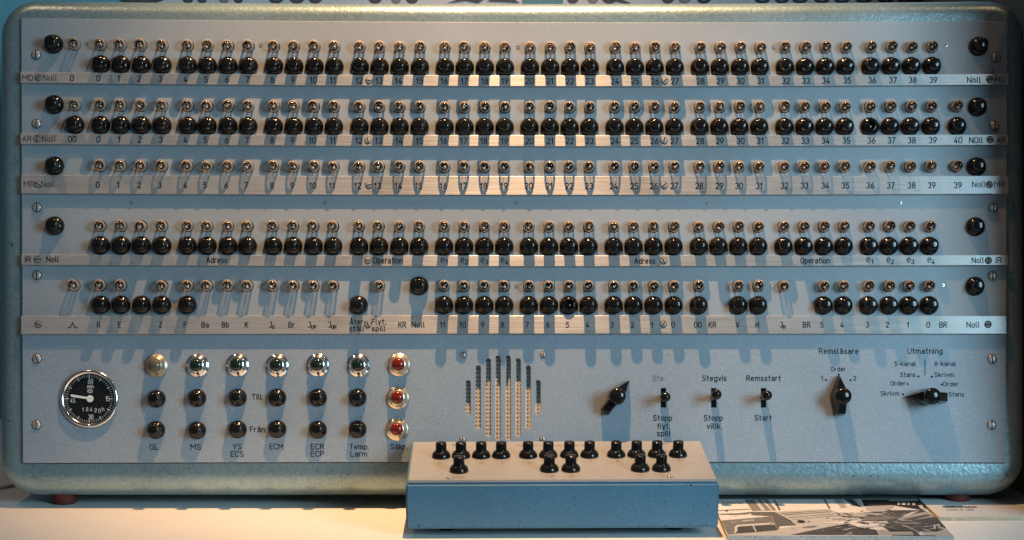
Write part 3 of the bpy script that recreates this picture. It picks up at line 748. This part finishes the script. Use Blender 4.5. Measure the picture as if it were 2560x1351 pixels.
ribbon(bm, [(1+6.3*math.cos(R(t)), -19+4.6*math.sin(R(t))) for t in range(0, 361, 24)], 1.1, pd, 1)
ribbon(bm, [(-.5+2.6*math.cos(R(t)), -19+2.4*math.sin(R(t))) for t in range(60, 301, 24)], 1.0, pd, 1)
ribbon(bm, [(3+2.4*math.cos(R(t)), -19+2.3*math.sin(R(t))) for t in range(40, 361, 24)], .9, pd, 1)
obj('dial', fin(bm, 'dial'), hm, (0, 0, 0), [M_DIAL, M_WHITEINK])
bm = bmesh.new(); lathe(bm, [(8.6, 2.2), (8.6, 4.5), (0, 4.5)], 20, 0, (1.5, 0)); lathe(bm, [(1.1, 4.6), (0, 4.6)], 8, 1, (1.5, 0))
vs = [bm.verts.new((x*S, -n*S, z*S)) for n in (2.4, 3.6) for x, z in ((-48.5, 8.6), (-44, 10.6), (-2, 3.8), (-2, -1.6), (-44, 4.6))]
bm.faces.new(vs[:5]); bm.faces.new(vs[5:])
for k in range(5): bm.faces.new([vs[k], vs[(k+1) % 5], vs[5+(k+1) % 5], vs[5+k]])
obj('needle', fin(bm, 'needle'), hm, (0, 0, 0), [M_NEEDLE, M_DARK])

# rotary switches
def rotary(x, y, ang, label):
    X, Y = x, y
    bm = bmesh.new()
    def outline(g):
        rb = 21.5*g
        p = [(0, 53*g)]
        p += [(rb*math.cos(R(t)), rb*math.sin(R(t))) for t in range(28, -47, -12)]
        p += [(13.5*g, -22*g), (13*g, -45*g), (-13*g, -45*g), (-13.5*g, -22*g)]
        p += [(rb*math.cos(R(t)), rb*math.sin(R(t))) for t in range(226, 151, -12)]
        return p
    def lay(g, n, sc=None):
        out = []
        for px_, py_ in outline(1.0):
            kx, ky = (g, g) if sc is None else sc(px_, py_)
            out.append(bm.verts.new((px_*kx*S, -n*S, py_*ky*S)))
        return out
    tip = lambda dn: (lambda px_, py_: (1, 1))
    l0 = lay(1.02, 1.0); l1 = lay(1.0, 14)
    # upper layer: nose slopes down to the tip, tail is chamfered
    out = []
    for px_, py_ in outline(1.0):
        n = 46.0; kx, ky = 0.80, 0.82
        if py_ > 30: n, kx, ky = 22.0, .8, .97
        elif py_ < -40: n, kx, ky = 36.0, .76, .96
        out.append(bm.verts.new((px_*kx*S, -n*S, py_*ky*S)))
    for a, b in ((l0, l1), (l1, out)):
        for k in range(len(a)):
            j = (k+1) % len(a); bm.faces.new([a[k], a[j], b[j], b[k]])
    cv = bm.verts.new((0, -47*S, 0))
    for k in range(len(out)): bm.faces.new([out[k], out[(k+1) % len(out)], cv])
    bm.faces.new(l0)
    lathe(bm, [(20.8, 44), (20.6, 58), (19.6, 61.5), (17, 64.2), (12, 66.4), (6, 67.5), (0, 67.9)], 32)
    me = fin(bm, 'rotary_switch', True); me.set_sharp_from_angle(angle=R(30))
    o = obj('rotary_switch', me, root, L(X, Y, 0), [M_BAKE], (0, R(ang), 0)); o['label'] = label
rotary(1540, 993, 38, 'black pointer knob turned to the upper right')
rotary(2096, 993, -1, 'black pointer knob under Order pointing straight up')
rotary(2316, 993, -88, 'black pointer knob pointing left to Skrivm')
# toggles
for x, y, bx, by in TOG:
    X, Y = PX(bx, by, 55)
    bm = bmesh.new(); box(bm, -8*S, 8*S, 9*S, 11*S, -27*S, 27*S)
    box(bm, -6.2*S, 6.2*S, 4*S, 9*S, -23.5*S, -8*S); box(bm, -6.2*S, 6.2*S, 4*S, 9*S, 12*S, 17*S)
    t = obj('toggle_switch', fin(bm, 'toggle_switch'), root, L(x, y, 0), [M_BAKE])
    bm = bmesh.new(); lathe(bm, [(5.6, -6), (5.8, 0.6), (9.6, 4), (9.8, 12), (9.2, 30), (8.0, 47)], 18)
    lathe(bm, [(0, 42.4)]+[(12.6*math.cos(R(t_)), 55+12.6*math.sin(R(t_))) for t_ in range(-80, 81, 10)]+[(0, 67.6)], 24)
    sl = (y-Y)/55.0
    for v in bm.verts: v.co.z += -(v.co.y)*sl
    obj('lever', fin(bm, 'lever', True), t, (0, 0, 0), [M_BAKE])

# ------------------------------------------------------------------ small key box in front of the console
BW, BD, HF, HB, FT = 361.0, 297.0, 132.3, 173.8, 22.1
BX = 1394.0; YB0 = 1.5
YAW = R(-1.0)
kb = thing('key_box', 'small blue sloping key box with seventeen black buttons standing before the console', 'key box', ((BX-1280)*S, (YB0-BD/2)*S, 0), (0, 0, -YAW))
def bl(x, y, z): return Vector((x*S, (y+BD/2)*S, z*S))     # x from the centre, y forward negative from back edge
slope = (HB-HF)/BD
bm = bmesh.new()
RD = 5.0
def prof(ins):
    zf, zb = HF-4, HB-4
    return [(-BD+ins, FT+ins), (-BD+ins, zf-ins), (0-ins, zb-ins), (0-ins, FT+ins)]
# body with softened edges via bevel
vs0 = [bm.verts.new(bl(-BW, y, z)) for y, z in prof(0)]; vs1 = [bm.verts.new(bl(BW, y, z)) for y, z in prof(0)]
bm.faces.new(vs0); bm.faces.new(vs1)
for k in range(4): bm.faces.new([vs0[k], vs0[(k+1) % 4], vs1[(k+1) % 4], vs1[k]])
bmesh.ops.bevel(bm, geom=list(bm.edges), offset=5*S, segments=3, affect='EDGES')
kbm0 = Matrix.Translation(kb.location) @ Matrix.Rotation(-YAW, 4, 'Z'); kinv = kbm0.inverted()
def front_hit(x, y):
    p0 = kinv @ CAM; d = kinv.to_3x3() @ (W(x, y, 0)-CAM)
    t = ((-BD/2-0.3)*S-p0.y)/d.y; return p0+d*t
for f in bm.faces: f.material_index = 0
rc = random.Random(11)
def chip(put, x, y, rx, ry, mi=1):
    k = 7; a0 = rc.uniform(0, 6)
    f = bm.faces.new([bm.verts.new(put(x+rx*rc.uniform(.6, 1.2)*math.cos(a0+6.283*i/k), y+ry*rc.uniform(.6, 1.2)*math.sin(a0+6.283*i/k))) for i in range(k)]); f.material_index = mi
for x, y, rx, ry in ((1047, 1315, 3.2, 3.8), (1094, 1318, 1.5, 1.6), (1133, 1317.5, 2, 1.8), (1205, 1317, 1.6, 1.5), (1298, 1316.5, 2.2, 1.6), (1313, 1316.5, 1.6, 2), (1423, 1316, 3, 1.5), (1597, 1315.5, 1.6, 2.6), (1623, 1316, 2.6, 1.4), (1636, 1314, 1.1, 2.4), (1664, 1315, 3, 1.8),
                     (1706, 1309, 1.4, 1.6), (1720, 1289, 1.3, 1.8), (1731.5, 1265, 2.6, 2.8), (1770, 1262, .9, 5), (1715, 1213, 3.2, 1.6), (1727, 1213, 3, 2.6), (1758, 1213, 1.2, 1), (1590, 1226, 1.2, 1.3), (1437, 1246, .9, 5), (1438, 1262, 2.4, 1.6), (1143, 1212, 2, 1), (1250, 1218, 1.2, 1.2), (1196, 1234, 1.2, 1.3), (1018.5, 1270, 1, 1.8), (1057, 1270.5, .8, .9), (1135, 1266, .8, 1), (1030, 1303, 1, 1.2), (1342, 1221, 2.2, 1.4), (1686, 1291, .8, .9), (1755, 1297, .9, 1)):
    chip(front_hit, x, y, rx, ry)
me = fin(bm, 'key_box_housing', True); obj('housing', me, kb, mats=[M_BOX, M_CHIP])
for sx in (-1, 1):
    for yy in (-BD+95, -42):
        bm = bmesh.new()
        rings = [[bm.verts.new(bl(sx*(BW-90)+r*math.cos(2*math.pi*k/16), yy+r*math.sin(2*math.pi*k/16), z)) for k in range(16)] for r, z in ((18, 0), (20, FT+1))]
        for k in range(16): bm.faces.new([rings[0][k], rings[0][(k+1) % 16], rings[1][(k+1) % 16], rings[1][k]])
        bm.faces.new(rings[0]); obj('rubber_foot', fin(bm, 'rubber_foot', True), kb, mats=[M_DARK])
# top plate, in its own sloping frame
PA = math.atan(slope)
def onplate(x, y, up=0.0):     # y along depth 0(back)..-BD(front)
    z = HB+slope*y
    return bl(x, y, z)+Vector((0, -math.sin(PA), math.cos(PA)))*up*S
PW = 355.0
bm = bmesh.new()
vs = [[bm.verts.new(onplate(sx*PW, y, u)) for u in (-3.2, 3.2)] for sx, y in ((-1, -3), (1, -3), (1, -BD+5), (-1, -BD+5))]
bm.faces.new([v[1] for v in vs]); bm.faces.new([v[0] for v in vs])
for k in range(4): bm.faces.new([vs[k][0], vs[(k+1) % 4][0], vs[(k+1) % 4][1], vs[k][1]])
bmesh.ops.bevel(bm, geom=list(bm.edges), offset=1.2*S, segments=2, affect='EDGES')
kbm = Matrix.Translation(kb.location) @ Matrix.Rotation(-YAW, 4, 'Z')
inv = kbm.inverted()
def plate_hit(x, y):           # sight line to the plate surface -> plate coordinates
    p0 = inv @ CAM; d = (inv.to_3x3() @ (W(x, y, 0)-CAM))
    nrm = Vector((0, -math.sin(PA), math.cos(PA))); q = onplate(0, 0, 3.2)
    t = (q-p0).dot(nrm)/d.dot(nrm); h = p0+d*t
    return h.x/S, h.y/S-BD/2
def pput(X, Y): return onplate(X, Y, 3.5)
bmesh.ops.recalc_face_normals(bm, faces=bm.faces)
def ptext(s, x, y, h=13, w=None):
    X, Y = plate_hit(x, y)
    text(bm, s, X, 0, h, lambda a, b: pput(a, Y-b), 1, w, sw=1.5)
for s, x, y in (('0', 1099, 1158), ('2', 1204, 1158), ('3', 1255, 1157), ('4', 1322, 1156), ('7', 1477, 1153), ('8', 1545, 1153), ('11', 1700, 1151), ('Noll', 1147, 1193), ('KR', 1376, 1191), ('IR', 1430, 1191), ('V', 1602, 1189), ('H', 1656, 1189)):
    ptext(s, x, y)
ptext('Valbart stoppadress', 1385, 1113.5, 13, 190)
for x, y in ((1289, 1130), (1287, 1164), (1506, 1128), (1511, 1163), (1718, 1125.5), (1729, 1160)):
    X, Y = plate_hit(x, y); ribbon(bm, [(X-3, 0), (X+3, 0)], 1.6, lambda a, b: pput(a, Y-b), 1)
me = bpy.data.meshes.new('top_plate'); bm.to_mesh(me); bm.free()
tp = obj('top_plate', me, kb, mats=[M_PLATE, M_TAN])
rotp = (-(R(90)-PA), 0, 0)      # outward axis (-Y) turned to the plate's normal
BTN3 = button_mesh(1.0); BTN3.materials.append(M_BAKE)
def on_plate(name, me, x, y, par):
    X, Y = plate_hit(x, y); return obj(name, me, par, onplate(X, Y, 3.2), rot=rotp)
for i, x in enumerate((1103, 1152.5, 1203, 1253, 1320, 1370.5, 1423, 1473.5, 1540, 1591, 1642, 1694.5)):
    on_plate('push_button', BTN3, x, 1142.6-i*0.3, kb)
for x, y in ((1147.3, 1178.2), (1373, 1176), (1427, 1175.5), (1600, 1174.8), (1653.3, 1174.6)): on_plate('push_button', BTN3, x, y, kb)
for x, y in ((1139.6, 1112), (1123.6, 1195.5), (1653.9, 1108.8), (1675.7, 1192)): on_plate('screw', SCR7, x, y, kb)

# ------------------------------------------------------------------ boards on the table
def board(name, label, cat, quad, h, base_mat, edge_mat, left_mat, art=None):
    """flat board lying on the table; quad = seen corners of its upper face (fl, fr, br, bl)"""
    top = [T(x, y, h) for x, y in quad]
    c = sum(top, Vector())/4; c.z = 0
    bm = bmesh.new()
    up = [bm.verts.new(p-c) for p in top]; dn = [bm.verts.new(Vector((p.x, p.y, 0.0004))-c) for p in top]
    f = bm.faces.new(up); f.material_index = 0
    bm.faces.new(dn).material_index = 1
    for k in range(4):
        f = bm.faces.new([up[k], up[(k+1) % 4], dn[(k+1) % 4], dn[k]]); f.material_index = 2 if k == 3 else 1
    bmesh.ops.recalc_face_normals(bm, faces=bm.faces)
    mats = [base_mat, edge_mat, left_mat]
    if art: art(bm, mats, lambda x, y, k: T(x, y, h+0.3*(k+1))-c)
    me = bpy.data.meshes.new(name); bm.to_mesh(me); bm.free()
    for m in mats: me.materials.append(m)
    o = obj(name, me, None, c); o['label'] = label; o['category'] = cat; return o

def zq(pts): return [(1780+x/3.282, 1230+y/3.282) for x, y in pts]
ART = [
 (0, .34, [(270, 65), (455, 60), (530, 152), (330, 158)]), (1, .62, [(345, 66), (372, 66), (440, 152), (405, 152)]), (1, .60, [(400, 66), (420, 66), (500, 150), (478, 150)]),
 (0, .16, [(505, 66), (516, 66), (566, 150), (548, 152)]), (0, .22, [(915, 60), (928, 60), (975, 136), (958, 138)]), (0, .42, [(1000, 60), (1060, 60), (1110, 130), (1060, 134)]),
 (0, .12, [(1080, 60), (1150, 60), (1245, 122), (1215, 126), (1160, 110)]), (1, .50, [(1158, 62), (1195, 62), (1253, 122), (1222, 124)]),
 (0, .30, [(45, 150), (310, 138), (312, 146), (45, 158)]), (0, .14, [(105, 154), (130, 152), (134, 160), (112, 162)]), (0, .24, [(45, 180), (200, 176), (305, 166), (308, 184), (190, 190), (45, 188)]),
 (0, .20, [(298, 164), (512, 164), (640, 232), (695, 275), (560, 282), (545, 300), (490, 200), (330, 192)]),
 (0, .52, [(512, 164), (965, 140), (1010, 165), (1150, 205), (1225, 232), (900, 250), (700, 274)]),
 (1, .16, [(565, 176), (960, 150), (962, 153), (570, 181)]), (1, .16, [(590, 187), (985, 161), (990, 165), (595, 192)]), (1, .18, [(630, 209), (1005, 180), (1010, 183), (640, 213)]), (1, .20, [(660, 226), (1060, 192), (1062, 195), (668, 229)]),
 (1, .03, [(697, 240), (715, 231), (745, 233), (768, 243), (758, 254), (725, 256), (703, 250)]), (1, .2, [(785, 240), (800, 238), (806, 247), (790, 249)]), (1, .22, [(930, 215), (960, 211), (965, 217), (935, 221)]),
 (0, .28, [(75, 236), (485, 200), (552, 302), (530, 318), (365, 332), (130, 350)]), (1, .11, [(200, 272), (470, 246), (500, 268), (540, 305), (365, 330), (182, 340)]),
 (2, .66, [(178, 336), (188, 318), (184, 290), (205, 272), (500, 250), (512, 254), (480, 268), (225, 284), (206, 292), (210, 315), (195, 336)]), (2, .5, [(330, 280), (345, 278), (368, 326), (356, 328)]), (2, .6, [(478, 262), (510, 248), (516, 266), (490, 274)]),
 (1, .45, [(150, 246), (205, 242), (206, 247), (155, 251)]), (1, .5, [(245, 234), (345, 226), (348, 236), (250, 244)]),
 (0, .54, [(130, 352), (555, 300), (900, 252), (1040, 268), (640, 354)]), (1, .3, [(735, 290), (800, 280), (875, 278), (830, 296), (760, 298)]),
 (0, .12, [(640, 354), (1035, 272), (1120, 258), (1200, 290), (1340, 310), (1370, 356)]), (1, .34, [(1070, 354), (1150, 322), (1152, 356)]),
 (0, .12, [(1005, 168), (1100, 176), (1290, 168), (1500, 150), (1740, 150), (1850, 215), (1925, 300), (1860, 326), (1460, 326), (1400, 285), (1450, 245), (1225, 238), (1230, 215), (1060, 205)]),
 (1, .46, [(1030, 170), (1300, 175), (1470, 178), (1240, 205), (1090, 200)]), (1, .30, [(1250, 205), (1480, 185), (1520, 200), (1500, 225), (1300, 235), (1230, 232)]), (1, .50, [(1260, 120), (1500, 112), (1480, 140), (1320, 164), (1270, 150)]),
 (1, .40, [(1500, 215), (1760, 160), (1830, 205), (1700, 225), (1560, 240)]), (2, .16, [(1560, 225), (1760, 185), (1800, 195), (1640, 232)]), (2, .62, [(1540, 210), (1640, 165), (1700, 158), (1600, 200)]), (2, .24, [(1475, 225), (1580, 170), (1610, 176), (1530, 222)]),
 (1, .30, [(1480, 250), (1700, 245), (1820, 270), (1790, 292), (1560, 285)]), (2, .14, [(1500, 268), (1740, 262), (1800, 282), (1600, 280)]),
 (2, .72, [(880, 256), (1130, 248), (1440, 240), (1448, 246), (1190, 262), (1130, 262)]), (2, .76, [(1125, 262), (1395, 258), (1420, 284), (1205, 290)]), (3, .40, [(1555, 272), (1575, 270), (1710, 330), (1690, 332)]),
 (0, .05, [(1225, 62), (1700, 62), (1765, 135), (1720, 150), (1480, 110), (1250, 118)]), (1, .62, [(1525, 86), (1545, 86), (1540, 108), (1520, 108)]), (1, .62, [(1560, 86), (1590, 86), (1588, 108), (1556, 108)]), (1, .58, [(1605, 88), (1622, 88), (1622, 108), (1603, 108)]), (1, .58, [(1640, 90), (1664, 90), (1670, 110), (1644, 110)]), (1, .5, [(1450, 70), (1690, 66), (1692, 72), (1455, 76)]),
 (1, .60, [(1690, 112), (1722, 108), (1750, 142), (1715, 140)]),
 (0, .42, [(1330, 312), (1640, 322), (1690, 356), (1370, 356)]), (1, .14, [(1640, 320), (1680, 330), (1710, 357), (1660, 357)]), (1, .1, [(1480, 352), (1840, 358), (1840, 363), (1480, 358)]),
 (1, .62, [(1815, 272), (1870, 264), (1868, 300), (1822, 308)]), (2, .12, [(1832, 280), (1860, 276), (1858, 296), (1836, 298)]), (1, .55, [(1870, 285), (1918, 300), (1925, 308), (1880, 306)]),
 (0, .50, [(1720, 330), (1930, 312), (1985, 364), (1760, 360)]),
]
def art_print(bm, mats, put):
    def smear(pts): return zq(pts)
    for lay, v, pts in ART:
        m = grey(v)
        if m not in mats: mats.append(m)
        f = bm.faces.new([bm.verts.new(put(x, y, lay)) for x, y in zq(pts)]); f.material_index = mats.index(m)
        if f.normal.z < 0: f.normal_flip()
    rp = random.Random(3)
    for i in range(110):
        cx_, cy_ = rp.uniform(1020, 1880), rp.uniform(150, 320)
        if cx_ > 1500+ (cy_-150)*2.4: continue
        a = R(rp.choice((-14, -8, 6, 12, 28, -30))+rp.uniform(-6, 6)); l = rp.uniform(12, 70); w = rp.uniform(1.2, 4.5)
        dx, dy = math.cos(a)*l, math.sin(a)*l*.45
        m = grey(rp.choice((.05, .10, .16, .26, .38, .52, .62)))
        if m not in mats: mats.append(m)
        f = bm.faces.new([bm.verts.new(put(x, y, 4+(i % 5)*.2)) for x, y in zq([(cx_-dx, cy_-dy), (cx_, cy_-dy*.2-w), (cx_+dx, cy_+dy), (cx_, cy_+dy*.2+w)])]); f.material_index = mats.index(m)
        if f.normal.z < 0: f.normal_flip()
    for i in range(60):
        cx_, cy_ = rp.uniform(150, 1200), rp.uniform(170, 340); l = rp.uniform(3, 14); w = rp.uniform(.8, 2)
        m = grey(rp.choice((.12, .2, .3, .44, .6)))
        if m not in mats: mats.append(m)
        f = bm.faces.new([bm.verts.new(put(x, y, 4.2)) for x, y in zq([(cx_-l, cy_), (cx_, cy_-w), (cx_+l, cy_-.4), (cx_, cy_+w)])]); f.material_index = mats.index(m)
        if f.normal.z < 0: f.normal_flip()
    # two lines of tiny unreadable caption on the pale corner
    m = grey(.14); mats.append(m) if m not in mats else None
    for yy, segs in ((84, ((62, 110), (118, 180), (190, 230), (240, 262))), (96, ((70, 128), (140, 200), (212, 250)))):
        for a, b in segs:
            f = bm.faces.new([bm.verts.new(put(x, y, 1)) for x, y in zq([(a, yy), (b, yy), (b, yy+2.4), (a, yy+2.4)])]); f.material_index = mats.index(m)
board('photo_board', 'black and white photograph print on foam board beside the key box', 'photo print',
      [(1818.5, 1338.5), (2385, 1341), (2290, 1248), (1779, 1248)], 12, grey(.78), M_CARDEDGE, M_YEDGE, art_print)
def art_card(bm, mats, put):
    mats.append(M_INK); mats.append(simple('brown_card_ink', (0.16, 0.12, 0.09), .7))
    # lettering lies flat on the card: height is measured along the card
    for s, x, y, w, h, sw, mi in (('Manöverenhet', 2400, 1267.6, 80, 15, 3.0, 3), ('Control unit', 2401, 1274.6, 64, 13, 1.7, 4)):
        pts = put(x, y, 1)
        text(bm, s, 0, 0, h, lambda a, b: pts+Vector((a*S*1.02, -b*S, 0)), mi, w, sw)
board('info_card', 'white caption card with a yellow left edge lying under the console right corner', 'caption card',
      [(2347, 1293), (2700, 1292), (2660, 1246), (2296, 1246)], 9, M_CARD, M_TANEDGE, M_YEDGE, art_card)

# ------------------------------------------------------------------ things behind the console
pc = bpy.data.curves.new('cable', 'CURVE'); pc.dimensions = '3D'; pc.bevel_depth = 4.5*S; pc.bevel_resolution = 3
sp = pc.splines.new('BEZIER')
cpts = [T(-260, 1236, 5), T(-60, 1226, 5), T(16, 1217, 5), T(95, 1185, 5), T(160, 1150, 5)]
sp.bezier_points.add(len(cpts)-1)
for b, p in zip(sp.bezier_points, cpts): b.co = p; b.handle_left_type = b.handle_right_type = 'AUTO'
o = bpy.data.objects.new('cable_curve', pc); COL.objects.link(o)
dg = bpy.context.evaluated_depsgraph_get(); dg.update()
me = bpy.data.meshes.new_from_object(o.evaluated_get(dg)); me.name = 'cable'; bpy.data.objects.remove(o)
c = cpts[2].copy(); c.z = 0
for v in me.vertices: v.co -= c
me.materials.clear()
o = obj('cable', me, None, c, [M_CABLE]); o['label'] = 'silver grey cable running behind the lower left corner of the console'; o['category'] = 'cable'

# poster on the wall, only its lower edge shows above the console
PY = 0.592
def wallpt(x, y):
    d = W(x, y, 0)-CAM; t = (PY-CAM.y)/d.y; return CAM+d*t
bm = bmesh.new()
a = wallpt(330, 70); b = wallpt(2496, 70); top = a.z+0.55
c = Vector(((a.x+b.x)/2, PY, a.z))
box(bm, a.x-c.x, b.x-c.x, 0, 0.006, 0, top-c.z, 0)
POST = [simple('poster_paper', (0.86, 0.77, 0.76), .6), simple('poster_dark_print', (0.13, 0.09, 0.10), .6), simple('poster_teal_print', (0.16, 0.34, 0.36), .6), simple('poster_navy_print', (0.03, 0.04, 0.075), .6), simple('poster_rose_print', (0.36, 0.26, 0.25), .6)]
def pblob(x, y, rx, ry, mi, k=14, lift=.0006):
    q = wallpt(x, y); f = bm.faces.new([bm.verts.new(Vector((q.x-c.x+rx*S*1.2*math.cos(2*math.pi*i/k), -lift, q.z-c.z+ry*S*1.2*math.sin(2*math.pi*i/k)))) for i in range(k)]); f.material_index = mi
for x, rx, mi in ((360, 60, 1), (470, 16, 1), (505, 14, 1), (560, 15, 4), (596, 14, 1), (690, 22, 1), (742, 22, 1), (788, 20, 1), (938, 20, 1), (990, 15, 4), (1030, 18, 1), (1432, 17, 1), (1482, 16, 4), (1524, 22, 1), (1670, 18, 1), (1712, 19, 4), (1760, 21, 3),
                  (1906, 24, 3), (1955, 22, 3), (2000, 24, 3), (2055, 24, 3), (2105, 24, 3), (2160, 24, 3), (2215, 24, 3), (2262, 24, 3)):
    pblob(x, -6, rx, 17, mi); pblob(x, -6, rx*.5, 8, 4 if mi == 1 else 0, 12, .0009)
for x0, x1, mi in ((1305, 1408, 2), (2275, 2496, 3)):
    p, q = wallpt(x0, 9), wallpt(x1, -60)
    f = bm.faces.new([bm.verts.new(Vector((xx-c.x, -.0007, zz-c.z))) for xx, zz in ((p.x, p.z), (q.x, p.z), (q.x, q.z), (p.x, q.z))]); f.material_index = mi
for pts, mi in (([(1115, 9), (1160, -6), (1215, -4), (1195, 9), (1165, 3)], 1), ([(1215, 4), (1250, -8), (1285, -2), (1300, 8), (1262, 6)], 1), ([(1545, -4), (1580, 9), (1560, 9), (1515, -2)], 1)):
    f = bm.faces.new([bm.verts.new(wallpt(x, y)-c+Vector((0, -.0011, 0))) for x, y in pts]); f.material_index = mi
me = bpy.data.meshes.new('poster'); bm.to_mesh(me); bm.free()
for m in POST: me.materials.append(m)
o = obj('poster', me, None, c); o['label'] = 'pale wall poster with dark printed shapes, seen above the top edge of the console'; o['category'] = 'poster'
